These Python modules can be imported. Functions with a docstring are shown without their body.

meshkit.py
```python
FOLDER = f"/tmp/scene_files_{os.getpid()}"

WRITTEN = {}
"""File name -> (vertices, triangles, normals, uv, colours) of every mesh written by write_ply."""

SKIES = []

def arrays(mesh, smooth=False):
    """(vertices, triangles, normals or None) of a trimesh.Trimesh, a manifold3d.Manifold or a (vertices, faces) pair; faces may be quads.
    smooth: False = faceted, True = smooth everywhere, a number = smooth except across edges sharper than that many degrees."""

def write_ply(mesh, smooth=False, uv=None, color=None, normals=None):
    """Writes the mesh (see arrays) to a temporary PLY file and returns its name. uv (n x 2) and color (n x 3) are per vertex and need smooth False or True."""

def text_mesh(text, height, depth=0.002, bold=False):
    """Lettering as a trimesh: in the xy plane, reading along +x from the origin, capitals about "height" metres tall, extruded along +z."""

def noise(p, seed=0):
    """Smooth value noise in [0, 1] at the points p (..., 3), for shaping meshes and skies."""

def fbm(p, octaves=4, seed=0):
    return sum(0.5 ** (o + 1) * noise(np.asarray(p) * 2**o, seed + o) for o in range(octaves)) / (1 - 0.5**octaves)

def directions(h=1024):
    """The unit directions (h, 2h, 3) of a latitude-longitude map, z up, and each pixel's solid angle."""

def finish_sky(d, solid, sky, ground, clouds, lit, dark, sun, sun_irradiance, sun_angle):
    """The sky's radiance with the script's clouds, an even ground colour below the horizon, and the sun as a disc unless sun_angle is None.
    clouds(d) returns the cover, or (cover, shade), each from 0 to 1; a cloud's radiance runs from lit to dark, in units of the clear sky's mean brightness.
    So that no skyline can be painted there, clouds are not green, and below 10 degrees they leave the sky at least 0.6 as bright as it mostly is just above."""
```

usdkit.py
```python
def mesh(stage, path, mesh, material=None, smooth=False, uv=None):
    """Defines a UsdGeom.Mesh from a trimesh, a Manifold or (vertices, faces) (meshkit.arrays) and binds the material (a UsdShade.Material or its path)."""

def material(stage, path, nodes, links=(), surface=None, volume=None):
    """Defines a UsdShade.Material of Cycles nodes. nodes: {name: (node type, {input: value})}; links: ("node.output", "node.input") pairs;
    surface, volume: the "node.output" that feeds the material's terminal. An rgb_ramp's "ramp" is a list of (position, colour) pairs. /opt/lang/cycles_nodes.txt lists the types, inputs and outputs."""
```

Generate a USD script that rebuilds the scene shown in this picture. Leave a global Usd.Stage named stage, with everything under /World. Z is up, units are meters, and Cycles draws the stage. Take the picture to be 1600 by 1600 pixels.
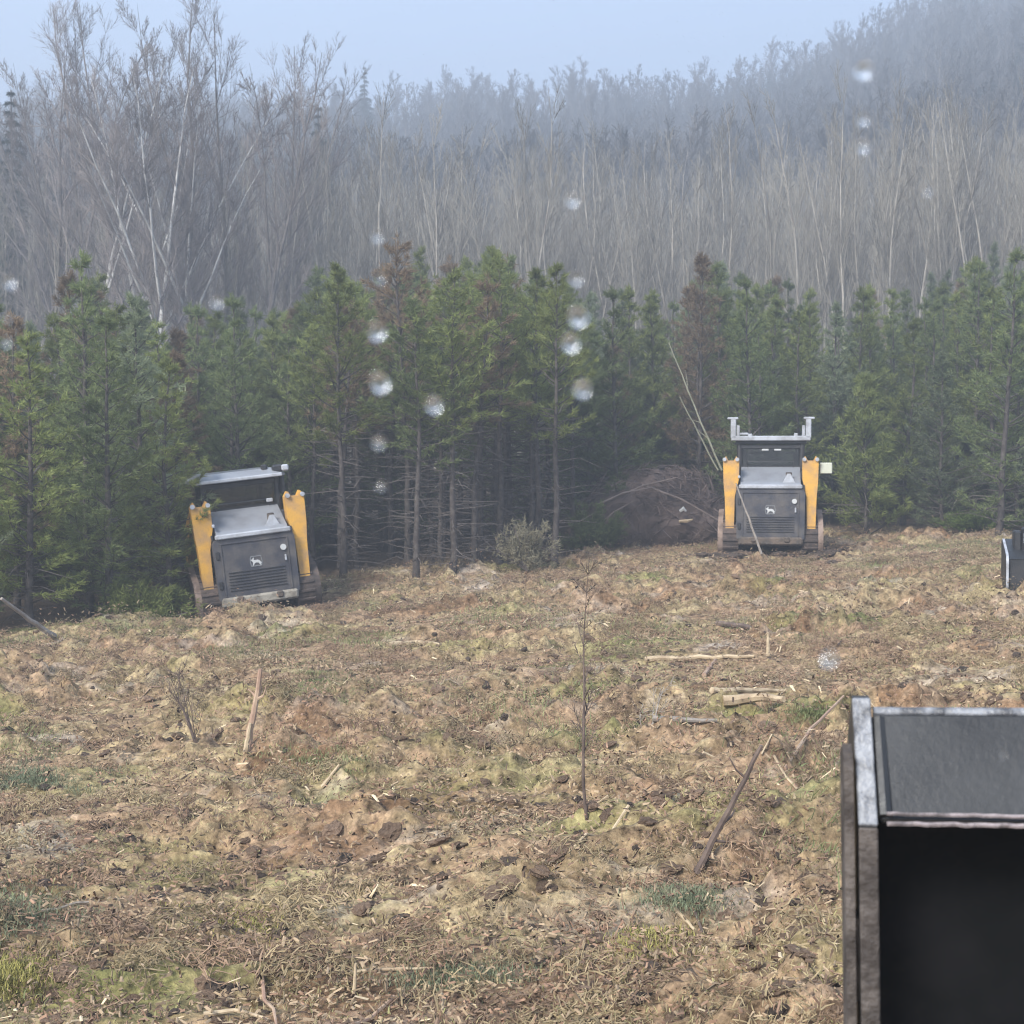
import math
import numpy as np
import trimesh
import usdkit
from meshkit import fbm, noise
from pxr import Usd, UsdGeom, UsdLux, UsdShade, Gf, Vt, Sdf
from shapely.geometry import Point, Polygon
from shapely.ops import unary_union

stage = Usd.Stage.CreateInMemory()
UsdGeom.SetStageUpAxis(stage, 'Z')
UsdGeom.SetStageMetersPerUnit(stage, 1.0)
UsdGeom.Xform.Define(stage, '/World')
UsdGeom.Scope.Define(stage, '/World/Looks')

# ------------------------------------------------------------------ camera, sky, sun, exposure
FPX = 2200.0                      # focal length in pixels of the 1600 px photograph
CAM = np.array([0.0, 0.0, 2.0])
PITCH = math.atan(80 / FPX)       # looking slightly down
cam = UsdGeom.Camera.Define(stage, '/World/camera')
cam.CreateFocalLengthAttr(50.0)
cam.CreateHorizontalApertureAttr(50.0 * 1600 / FPX)
cam.CreateVerticalApertureAttr(50.0 * 1600 / FPX)
cam.CreateClippingRangeAttr(Gf.Vec2f(0.05, 5000))
cam.CreateFStopAttr(50.0 / 5.2)
cam.CreateFocusDistanceAttr(6.5)
cam.CreateExposureAttr(2.2)
cam.AddTranslateOp().Set(Gf.Vec3d(*CAM))
cam.AddRotateXOp().Set(90 - math.degrees(PITCH))

SUN_EL, SUN_ROT = math.radians(38), math.atan2(-0.55, -0.8)
usdkit.material(stage, '/World/Looks/sky', {
    's': ('sky_texture', {'sky_type': 'single_scattering', 'sun_disc': False, 'sun_elevation': SUN_EL, 'sun_rotation': SUN_ROT, 'aerosol_density': 1.5}),
    'tc': ('geometry', {}),
    'mp': ('mapping', {'scale': (1.0, 1.0, 2.2)}),
    'n': ('noise_texture', {'scale': 1.6, 'detail': 5.0, 'roughness': 0.55}),
    'r': ('map_range', {'from_min': 0.35, 'from_max': 0.75, 'to_min': 0.62, 'to_max': 0.88, 'clamp': True}),
    'm': ('mix_color', {'b': (2.75, 3.75, 5.6)}),
    'bg': ('background_shader', {'strength': 0.068}),
}, [('tc.position', 'mp.vector'), ('mp.vector', 'n.vector'), ('n.fac', 'r.value'), ('r.result', 'm.fac'), ('s.color', 'm.a'), ('m.result', 'bg.color')], surface='bg.background')
dome = UsdLux.DomeLight.Define(stage, '/World/sky')
UsdShade.MaterialBindingAPI.Apply(dome.GetPrim()).Bind(UsdShade.Material.Get(stage, '/World/Looks/sky'))
sun = UsdLux.DistantLight.Define(stage, '/World/sun')
sun.CreateNormalizeAttr(True)
sun.CreateIntensityAttr(0.55)
sun.CreateAngleAttr(20.0)
sun.CreateColorAttr(Gf.Vec3f(1.0, 0.96, 0.9))
sd = np.array([math.sin(SUN_ROT) * math.cos(SUN_EL), math.cos(SUN_ROT) * math.cos(SUN_EL), math.sin(SUN_EL)])
m4 = Gf.Matrix4d().SetRotate(Gf.Rotation(Gf.Vec3d(0, 0, 1), Gf.Vec3d(*sd)))
sun.AddTransformOp().Set(m4)

# ------------------------------------------------------------------ helpers
used = {}
def numbered(name, parent='/World'):
    k = (parent, name)
    n = used.get(k, 0)
    used[k] = n + 1
    return name if n == 0 else f'{name}_{n:03d}'

def tag(p, label=None, cat=None, group=None, kind=None):
    p = p.GetPrim() if hasattr(p, 'GetPrim') else p
    for k, v in (('label', label), ('category', cat), ('group', group), ('kind', kind)):
        if v:
            p.SetCustomDataByKey(k, v)
    return p

def path_of(parent):
    return '/World' if parent is None else (parent if isinstance(parent, str) else str(parent.GetPath()))

def obj(name, mesh, mat, parent=None, smooth=False):
    pp = path_of(parent)
    return usdkit.mesh(stage, f'{pp}/{numbered(name, pp)}', mesh, mat, smooth)

def mat4(loc=(0, 0, 0), rz=0.0, scale=1.0, rx=0.0, ry=0.0):
    """columns-are-axes numpy matrix"""
    m = trimesh.transformations.euler_matrix(rx, ry, rz, 'sxyz')
    s = np.broadcast_to(np.asarray(scale, float), 3)
    m[:3, :3] = m[:3, :3] * s[None, :]
    m[:3, 3] = loc
    return m

def gm(m):
    return Gf.Matrix4d(*[float(x) for x in np.asarray(m).T.ravel()])

def thing(name, label, cat, m=np.eye(4), group=None):
    x = UsdGeom.Xform.Define(stage, '/World/' + numbered(name))
    x.AddTransformOp().Set(gm(m))
    return tag(x, label, cat, group)

def copy_of(source, name, label, cat, m, group=None):
    x = UsdGeom.Xform.Define(stage, '/World/' + numbered(name))
    x.GetPrim().GetReferences().AddInternalReference(source)
    x.GetPrim().SetInstanceable(True)
    x.AddTransformOp().Set(gm(m))
    return tag(x, label, cat, group)

def source(name):
    return stage.CreateClassPrim('/World/' + name + '_source')

def cat_(*ms):
    return trimesh.util.concatenate([m if isinstance(m, trimesh.Trimesh) else trimesh.Trimesh(*m, process=False) for m in ms])

def cbox(size, c, ch=0.012):
    s = np.asarray(size, float) / 2
    ch = min(ch, s.min() * 0.9)
    pts = []
    for sx in (-1, 1):
        for sy in (-1, 1):
            for sz in (-1, 1):
                for k in range(3):
                    v = s.copy()
                    for j in range(3):
                        if j != k:
                            v[j] -= ch
                    pts.append(v * (sx, sy, sz))
    h = trimesh.convex.convex_hull(np.array(pts))
    h.apply_translation(c)
    return h

def extrude(poly, depth, axis='x', at=0.0):
    """polygon extruded; axis x: polygon in (y,z); axis y: polygon in (x,z)"""
    p = poly if hasattr(poly, 'exterior') else Polygon(poly)
    m = trimesh.creation.extrude_polygon(p, depth, engine='earcut')
    v = m.vertices.copy()
    if axis == 'x':
        m.vertices = np.stack([v[:, 2] + at, v[:, 0], v[:, 1]], 1)
    elif axis == 'y':
        m.vertices = np.stack([v[:, 0], v[:, 2] + at, v[:, 1]], 1)
    m.fix_normals()
    return m

def tubes(p0, p1, r0, r1, k=5):
    """all the segments as one (vertices, faces) of open k-sided tubes"""
    p0, p1 = np.asarray(p0, float), np.asarray(p1, float)
    r0, r1 = np.asarray(r0, float), np.asarray(r1, float)
    d = p1 - p0
    d /= np.maximum(np.linalg.norm(d, axis=1, keepdims=True), 1e-9)
    ref = np.where(np.abs(d[:, 2:3]) > 0.9, [[1.0, 0, 0]], [[0, 0, 1.0]])
    a = np.cross(d, ref)
    a /= np.linalg.norm(a, axis=1, keepdims=True)
    b = np.cross(d, a)
    t = np.arange(k) * 2 * np.pi / k
    ring = a[:, None] * np.cos(t)[None, :, None] + b[:, None] * np.sin(t)[None, :, None]
    v = np.concatenate([p0[:, None] + ring * r0[:, None, None], p1[:, None] + ring * r1[:, None, None]], 1).reshape(-1, 3)
    i = np.arange(k)
    j = (i + 1) % k
    f = np.concatenate([np.stack([i, i + k, j + k], 1), np.stack([i, j + k, j], 1)])
    f = (f[None] + (np.arange(len(p0)) * 2 * k)[:, None, None]).reshape(-1, 3)
    return v, f

def polytube(pts, radii, k=6, cap=True):
    pts = np.asarray(pts, float)
    radii = np.broadcast_to(np.asarray(radii, float), len(pts))
    d = np.gradient(pts, axis=0)
    d /= np.linalg.norm(d, axis=1, keepdims=True)
    ref = np.array([1.0, 0.2, 0.1]) if abs(d[0, 2]) > 0.8 else np.array([0.1, 0.2, 1.0])
    a = np.cross(d, ref)
    a /= np.linalg.norm(a, axis=1, keepdims=True)
    b = np.cross(d, a)
    t = np.arange(k) * 2 * np.pi / k
    v = (pts[:, None] + (a[:, None] * np.cos(t)[None, :, None] + b[:, None] * np.sin(t)[None, :, None]) * radii[:, None, None]).reshape(-1, 3)
    f = []
    for s in range(len(pts) - 1):
        for i in range(k):
            j = (i + 1) % k
            f += [[s * k + i, s * k + k + i, s * k + k + j], [s * k + i, s * k + k + j, s * k + j]]
    if cap:
        n = len(v)
        v = np.vstack([v, pts[:1], pts[-1:]])
        for i in range(k):
            j = (i + 1) % k
            f += [[n, i, j], [n + 1, (len(pts) - 1) * k + j, (len(pts) - 1) * k + i]]
    return trimesh.Trimesh(v, f, process=False)

def unit(v):
    return v / np.maximum(np.linalg.norm(v, axis=-1, keepdims=True), 1e-9)

def smoothstep(a, b, x):
    t = np.clip((np.asarray(x, float) - a) / (b - a), 0, 1)
    return t * t * (3 - 2 * t)

FWD = np.array([0, math.cos(PITCH), -math.sin(PITCH)])
UPV = np.array([0, math.sin(PITCH), math.cos(PITCH)])
def ray(px, py):
    return FWD + np.array([1.0, 0, 0]) * (px - 800) / FPX + UPV * (800 - py) / FPX
def at(px, py, dist):
    """the point of the place seen there at a distance of dist metres ahead"""
    r = ray(px, py)
    return CAM + r * dist / r[1]

# ------------------------------------------------------------------ terrain
LEFT_LOADER = at(391, 949, 22.6)
RIGHT_LOADER = at(1203, 862, 27.0)
LEFT_ROLL = math.radians(6.5)
LEFT_YAW, RIGHT_YAW = math.radians(18.5), math.radians(-10.3)

def lie(x, y):
    """the lie of the land without the small relief"""
    x, y = np.asarray(x, float), np.asarray(y, float)
    z = 0.05 * 18 * np.tanh(x / 18)
    t = np.clip(y - 34, 0, 195)
    s = x / np.maximum(y, 1)
    f = 1.08 + 0.74 * smoothstep(0.10, 0.46, s) + 0.06 * smoothstep(-0.1, -0.4, s)
    z = z + f * (0.00088 * t * t + 0.05 * t)
    z = z - 0.1 * np.clip(y - 240, 0, 400)
    z = z + smoothstep(60, 130, y) * (fbm(np.stack([x / 45, y / 45, 0 * x], -1), 3, 5) - 0.5) * 7
    for c, yaw, roll in ((LEFT_LOADER, LEFT_YAW, LEFT_ROLL), (RIGHT_LOADER, RIGHT_YAW, 0.0)):
        r = np.hypot(x - c[0], y - c[1])
        right = np.array([math.cos(yaw), math.sin(yaw)])
        pl = c[2] + math.tan(roll) * ((x - c[0]) * right[0] + (y - c[1]) * right[1])
        w = 1 - smoothstep(1.3, 3.0, r)
        z = z * (1 - w) + pl * w
    return z

def relief(x, y):
    x, y = np.asarray(x, float), np.asarray(y, float)
    P = np.stack([x, y, 0 * x], -1)
    n1 = fbm(P / 2.6, 2, 11) - 0.5
    n2 = fbm(P * (0.9, 1.9, 1), 3, 23) - 0.5
    n3 = fbm(P * (3.4, 5.2, 1), 3, 37)
    n4 = noise(P * (11.0, 15.0, 1), 51)
    n5 = noise(P * (24.0, 30.0, 1), 57)
    patch = smoothstep(0.38, 0.62, fbm(P / 1.7, 3, 71))
    clod = np.abs(n3 - 0.5) * 2
    n6 = fbm(P * (1.5, 2.9, 1), 2, 91)
    fur = (1 - np.abs(2 * n6 - 1)) ** 2.5
    z = 0.16 * (fur - 0.45) * (0.25 + patch) + 0.20 * n1 + 0.30 * n2 * (0.4 + patch) + 0.15 * (clod - 0.3) * (0.2 + patch) + 0.075 * (n4 - 0.5) * (0.15 + patch) + 0.035 * (n5 - 0.5)
    near = 1 - 0.75 * sum((1 - smoothstep(0.9, 2.2, np.hypot(x - c[0], y - c[1]))) for c in (LEFT_LOADER, RIGHT_LOADER))
    return z * near * (1 - 0.6 * smoothstep(36, 60, y))

def ground_z(x, y):
    return lie(x, y) + relief(x, y)

def on_ground(px, py):
    r = ray(px, py)
    d = np.linspace(3, 60, 4000)
    p = CAM[None] + r[None] * d[:, None]
    hit = np.nonzero(p[:, 2] < ground_z(p[:, 0], p[:, 1]))[0]
    return p[hit[0]] if len(hit) else p[-1]

# ------------------------------------------------------------------ materials
def M(name, color, rough=0.8, var=None, scale=8.0, bump=0.0, metallic=0.0, rnd=0.0, detail=4.0, spec=0.3, bscale=None):
    """procedural paint/wood/soil: colour broken up by noise (second colour var), fine bump, and a spread between copies"""
    nodes = {'p': ('principled_bsdf', {'roughness': rough, 'metallic': metallic, 'base_color': color, 'specular_ior_level': spec}),
             'tc': ('texture_coordinate', {}),
             'n': ('noise_texture', {'scale': scale, 'detail': detail, 'roughness': 0.6})}
    links = [('tc.object', 'n.vector')]
    out = None
    if var is not None:
        nodes['r'] = ('rgb_ramp', {'ramp': [(0.0, color), (0.42, color), (0.62, var), (1.0, var)]})
        links.append(('n.fac', 'r.fac'))
        out = 'r.color'
    if rnd:
        nodes['oi'] = ('object_info', {})
        nodes['mr'] = ('map_range', {'from_min': 0, 'from_max': 1, 'to_min': 1 - rnd, 'to_max': 1 + rnd})
        nodes['h'] = ('hsv', {'color': color})
        links += [('oi.random', 'mr.value'), ('mr.result', 'h.value')]
        if out:
            links.append((out, 'h.color'))
        out = 'h.color'
    if out:
        links.append((out, 'p.base_color'))
    if bump:
        nodes['n2'] = ('noise_texture', {'scale': bscale or scale * 5, 'detail': 5.0})
        nodes['b'] = ('bump', {'strength': bump, 'distance': 0.02})
        links += [('tc.object', 'n2.vector'), ('n2.fac', 'b.height'), ('b.normal', 'p.normal')]
    return usdkit.material(stage, '/World/Looks/' + name, nodes, links, surface='p.BSDF')

def leaf_material(name, c1, c2, rnd=0.3):
    return usdkit.material(stage, '/World/Looks/' + name, {
        'tc': ('texture_coordinate', {}),
        'n': ('noise_texture', {'scale': 3.2, 'detail': 4.0, 'roughness': 0.6}),
        'g': ('geometry', {}),
        'ad': ('math', {'math_type': 'multiply_add', 'value2': 0.30}),
        'r': ('rgb_ramp', {'ramp': [(0.42, [x * 0.75 for x in c1]), (0.60, c1), (0.74, c2), (0.88, [x * 1.5 + 0.03 for x in c2])]}),
        'oi': ('object_info', {}),
        'mr': ('map_range', {'from_min': 0, 'from_max': 1, 'to_min': 1 - rnd, 'to_max': 1 + rnd}),
        'h': ('hsv', {}),
        'd': ('diffuse_bsdf', {}), 't': ('translucent_bsdf', {}),
        'm': ('mix_closure', {'fac': 0.42}),
    }, [('tc.object', 'n.vector'), ('g.random_per_island', 'ad.value1'), ('n.fac', 'ad.value3'), ('ad.value', 'r.fac'), ('r.color', 'h.color'), ('oi.random', 'mr.value'), ('mr.result', 'h.value'), ('h.color', 'd.color'), ('h.color', 't.color'),
        ('d.BSDF', 'm.closure1'), ('t.BSDF', 'm.closure2')], surface='m.closure')

# the cleared ground: patches of red-brown mulch, straw, grey soil, a little moss, all by world position
GROUND = usdkit.material(stage, '/World/Looks/cleared_ground', {
    'g': ('geometry', {}),
    'mp': ('mapping', {'scale': (1.0, 1.9, 1.0)}),
    'n1': ('noise_texture', {'scale': 0.55, 'detail': 7.0, 'roughness': 0.66}),
    'n2': ('noise_texture', {'scale': 0.8, 'detail': 6.0, 'roughness': 0.62}),
    'n3': ('noise_texture', {'scale': 9.0, 'detail': 6.0, 'roughness': 0.7}),
    'n4': ('noise_texture', {'scale': 0.42, 'detail': 4.0, 'roughness': 0.55}),
    'n5': ('noise_texture', {'scale': 28.0, 'detail': 4.0, 'roughness': 0.7}),
    'off2': ('mapping', {'location': (31.0, 17.0, 5.0), 'scale': (1.0, 1.6, 1.0)}),
    'off4': ('mapping', {'location': (-11.0, 43.0, 9.0), 'scale': (0.8, 1.7, 1.0)}),
    'r1': ('rgb_ramp', {'ramp': [(0.28, (0.10, 0.066, 0.042)), (0.40, (0.185, 0.115, 0.068)), (0.46, (0.265, 0.185, 0.12)), (0.51, (0.19, 0.135, 0.08)), (0.57, (0.30, 0.235, 0.14)), (0.62, (0.21, 0.17, 0.085)), (0.70, (0.275, 0.235, 0.12))]}),
    'r2': ('rgb_ramp', {'ramp': [(0.55, (0, 0, 0)), (0.68, (1, 1, 1))]}),
    'r4': ('rgb_ramp', {'ramp': [(0.545, (0, 0, 0)), (0.66, (0.7, 0.7, 0.7))]}),
    'r3': ('rgb_ramp', {'ramp': [(0.34, (0.22, 0.20, 0.18)), (0.44, (0.8, 0.77, 0.74)), (0.54, (1.15, 1.12, 1.08)), (0.68, (1.75, 1.7, 1.62))]}),
    'r5': ('rgb_ramp', {'ramp': [(0.3, (0.6, 0.6, 0.6)), (0.7, (1.35, 1.35, 1.32))]}),
    'mx2': ('mix_color', {'b': (0.295, 0.245, 0.20)}),
    'mx4': ('mix_color', {'b': (0.125, 0.145, 0.045)}),
    'mx3': ('mix_color', {'blend_type': 'multiply', 'fac': 1.0}),
    'mx5': ('mix_color', {'blend_type': 'multiply', 'fac': 1.0}),
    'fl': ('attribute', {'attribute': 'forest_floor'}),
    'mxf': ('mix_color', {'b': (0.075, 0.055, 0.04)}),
    'b': ('bump', {'strength': 0.6, 'distance': 0.03}),
    'p': ('principled_bsdf', {'roughness': 0.9, 'specular_ior_level': 0.15}),
}, [('g.position', 'mp.vector'), ('mp.vector', 'n1.vector'), ('g.position', 'off2.vector'), ('off2.vector', 'n2.vector'), ('g.position', 'n3.vector'), ('g.position', 'off4.vector'), ('off4.vector', 'n4.vector'),
    ('g.position', 'n5.vector'), ('n1.fac', 'r1.fac'), ('n2.fac', 'r2.fac'), ('n3.fac', 'r3.fac'), ('n4.fac', 'r4.fac'), ('n5.fac', 'r5.fac'),
    ('r1.color', 'mx2.a'), ('r2.color', 'mx2.fac'), ('mx2.result', 'mx4.a'), ('r4.color', 'mx4.fac'),
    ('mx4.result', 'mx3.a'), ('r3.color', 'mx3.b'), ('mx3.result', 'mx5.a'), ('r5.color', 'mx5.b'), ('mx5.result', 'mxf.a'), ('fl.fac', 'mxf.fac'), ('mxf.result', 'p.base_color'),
    ('n5.fac', 'b.height'), ('b.normal', 'p.normal')], surface='p.BSDF')

BRANCHWOOD = M('brush_branch', (0.20, 0.155, 0.135), 0.9, (0.13, 0.10, 0.088), 6)
BARK = M('pine_bark', (0.055, 0.045, 0.042), 0.9, (0.10, 0.085, 0.075), 9, 0.5)
DEADWOOD = M('dead_twigs', (0.075, 0.062, 0.056), 0.9, (0.12, 0.10, 0.09), 5, rnd=0.2)
PALEBARK = M('pale_bark', (0.50, 0.48, 0.45), 0.8, (0.30, 0.28, 0.26), 1.3, 0.3, rnd=0.15)
GREYBARK = M('grey_bark', (0.20, 0.175, 0.155), 0.85, (0.12, 0.105, 0.098), 2.0, 0.3, rnd=0.35)
TWIG = M('bare_twigs', (0.17, 0.148, 0.142), 0.9, (0.22, 0.185, 0.165), 0.6, rnd=0.3)
POLEBARK = M('tan_pole_bark', (0.34, 0.305, 0.255), 0.85, (0.18, 0.155, 0.13), 1.2, 0.2, rnd=0.4)
POLETWIG = M('tan_twigs', (0.25, 0.225, 0.185), 0.9, (0.195, 0.175, 0.145), 0.5, rnd=0.3)
NEEDLES = [leaf_material('needles_green', (0.245, 0.275, 0.095), (0.39, 0.41, 0.17)),
           leaf_material('needles_dark', (0.20, 0.235, 0.10), (0.32, 0.345, 0.16)),
           leaf_material('needles_yellow_green', (0.24, 0.265, 0.09), (0.36, 0.37, 0.155)),
           leaf_material('needles_browned', (0.27, 0.195, 0.125), (0.28, 0.235, 0.13)),
           leaf_material('needles_blue_grey', (0.23, 0.26, 0.155), (0.345, 0.37, 0.225))]

# ------------------------------------------------------------------ ground: one sheet, fine in the clearing, coarse to the horizon
def grade(stops):
    out = [stops[0][0]]
    for (a, s0), (b, s1) in zip(stops, stops[1:]):
        x = a
        while x < b - 1e-6:
            x += s0 + (s1 - s0) * (x - a) / (b - a)
            out.append(min(x, b))
    return np.unique(np.round(out, 5))
gx = grade([(-420, 40), (-60, 4), (-14, 0.3), (-9, 0.06), (-3, 0.042), (3, 0.042), (10, 0.06), (16, 0.3), (60, 4), (420, 40)])
gy = grade([(-60, 15), (-5, 1.0), (3.5, 0.04), (4.5, 0.026), (10, 0.036), (20, 0.06), (33, 0.10), (44, 0.7), (90, 4), (260, 8), (560, 40)])
X, Y = np.meshgrid(gx, gy)
V = np.stack([X, Y, ground_z(X, Y)], -1).reshape(-1, 3)
nx, ny = len(gx), len(gy)
I = (np.arange(ny - 1)[:, None] * nx + np.arange(nx - 1)[None]).ravel()
F = np.stack([I, I + 1, I + nx + 1, I + nx], 1)
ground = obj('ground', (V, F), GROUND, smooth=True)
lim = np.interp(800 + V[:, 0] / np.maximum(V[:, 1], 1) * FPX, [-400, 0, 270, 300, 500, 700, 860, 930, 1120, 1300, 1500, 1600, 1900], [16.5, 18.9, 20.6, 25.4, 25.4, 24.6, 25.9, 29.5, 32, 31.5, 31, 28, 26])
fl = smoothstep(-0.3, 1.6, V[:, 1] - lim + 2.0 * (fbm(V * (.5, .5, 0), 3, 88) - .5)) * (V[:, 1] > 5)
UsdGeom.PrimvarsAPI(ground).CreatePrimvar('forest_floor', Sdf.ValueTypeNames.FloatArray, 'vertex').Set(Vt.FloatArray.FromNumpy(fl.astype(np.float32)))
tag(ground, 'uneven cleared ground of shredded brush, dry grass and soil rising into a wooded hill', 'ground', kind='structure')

# ------------------------------------------------------------------ scattered litter (nobody could count it)
def instancer(name, label, cat, protos, pos, rot, sc, idx):
    pi = UsdGeom.PointInstancer.Define(stage, '/World/' + numbered(name))
    paths = []
    for k, parts in enumerate(protos):
        xp = f'{pi.GetPath()}/source/{name}_{k:03d}'
        UsdGeom.Xform.Define(stage, xp)
        for j, (nm, me, ma) in enumerate(parts):
            usdkit.mesh(stage, f'{xp}/{nm}', me, ma)
        paths.append(Sdf.Path(xp))
    pi.CreatePrototypesRel().SetTargets(paths)
    pi.CreateProtoIndicesAttr(Vt.IntArray.FromNumpy(np.asarray(idx, np.int32)))
    pi.CreatePositionsAttr(Vt.Vec3fArray.FromNumpy(np.asarray(pos, np.float32)))
    q = trimesh.transformations
    rot = np.asarray(rot, float)                        # n x 4 (w,x,y,z)
    pi.CreateOrientationsAttr(Vt.QuathArray([Gf.Quath(float(a), float(b), float(c), float(d)) for a, b, c, d in rot]))
    pi.CreateScalesAttr(Vt.Vec3fArray.FromNumpy(np.asarray(sc, np.float32)))
    return tag(pi, label, cat, kind='stuff')

def quat_z(a):
    a = np.asarray(a)
    return np.stack([np.cos(a / 2), 0 * a, 0 * a, np.sin(a / 2)], 1)

def quat_normal(nrm, a):
    """turn by a about z, then lay z on the normal"""
    nrm = nrm / np.linalg.norm(nrm, axis=1, keepdims=True)
    ax = np.cross(np.broadcast_to([0, 0, 1.0], nrm.shape), nrm)
    q1 = np.concatenate([(1 + nrm[:, 2:3]), ax], 1)
    q1 /= np.linalg.norm(q1, axis=1, keepdims=True)
    w1, x1, y1, z1 = q1.T
    c, s = np.cos(a / 2), np.sin(a / 2)
    return np.stack([w1 * c - z1 * s, x1 * c + y1 * s, y1 * c - x1 * s, w1 * s + z1 * c], 1)

def field(n, rng, near_power=1.3, ymin=4.2, ymax=33):
    """random spots in the clearing, denser near the camera"""
    y = ymin + (ymax - ymin) * rng.random(n) ** near_power
    x = (rng.random(n) * 2 - 1) * (0.40 * y + 0.9)
    lim = np.interp(800 + x / y * FPX, TL_X, TL_D)
    keep = y < lim + 0.6
    for c in (LEFT_LOADER, RIGHT_LOADER):
        keep &= np.hypot(x - c[0], y - c[1]) > 1.2
    return x[keep], y[keep]

TL_X = [-400, 0, 270, 300, 500, 700, 860, 930, 1120, 1300, 1500, 1600, 1900]
TL_D = [16.5, 18.9, 20.6, 25.4, 25.4, 24.6, 25.9, 29.5, 32, 31.5, 31, 28, 26]

def normals_at(x, y, e=0.12):
    dx = (ground_z(x + e, y) - ground_z(x - e, y)) / (2 * e)
    dy = (ground_z(x, y + e) - ground_z(x, y - e)) / (2 * e)
    n = np.stack([-dx, -dy, 1 + 0 * dx], 1)
    return n / np.linalg.norm(n, axis=1, keepdims=True)

CHIP = [M('wood_chip_pale', (0.56, 0.45, 0.30), 0.8, (0.44, 0.33, 0.20), 20, rnd=0.25),
        M('wood_chip_red', (0.21, 0.125, 0.08), 0.85, (0.28, 0.175, 0.115), 20, rnd=0.3),
        M('bark_chip_dark', (0.11, 0.075, 0.052), 0.9, (0.17, 0.115, 0.078), 20, rnd=0.3),
        M('wood_chip_tan', (0.30, 0.22, 0.14), 0.85, (0.24, 0.17, 0.105), 20, rnd=0.3)]
STRAW = [M('dry_grass_tan', (0.33, 0.265, 0.145), 0.8, (0.25, 0.20, 0.105), 6, rnd=0.3),
         M('dry_grass_olive', (0.20, 0.185, 0.075), 0.8, (0.26, 0.22, 0.10), 6, rnd=0.3),
         M('green_grass', (0.125, 0.15, 0.06), 0.8, (0.19, 0.19, 0.085), 6, rnd=0.3)]

def chip_patch(seed, n=14, spread=0.16, length=(0.012, 0.04), flat=0.5, wide=(0.005, 0.014)):
    rng = np.random.default_rng(seed)
    out = []
    for _ in range(n):
        L, w, t = rng.uniform(*length), rng.uniform(*wide), rng.uniform(0.003, 0.008)
        m = trimesh.Trimesh([[-L / 2, -w / 2, 0], [L / 2 * rng.uniform(.5, 1), -w / 2 * rng.random(), 0], [L / 2, w / 2, t * .4], [-L / 2 * rng.uniform(.6, 1), w / 2, 0],
                             [-L / 2.4, 0, t], [L / 2.6, 0, t]], [[0, 1, 5], [0, 5, 4], [1, 2, 5], [2, 3, 4], [2, 4, 5], [3, 0, 4]], process=False)
        m.apply_transform(mat4((rng.normal(0, spread), rng.normal(0, spread), rng.uniform(0.0, 0.03)), rng.uniform(0, 6.3), 1, rng.normal(0, flat * 0.5), rng.normal(0, flat)))
        out.append(m)
    return trimesh.util.concatenate(out)

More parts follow.
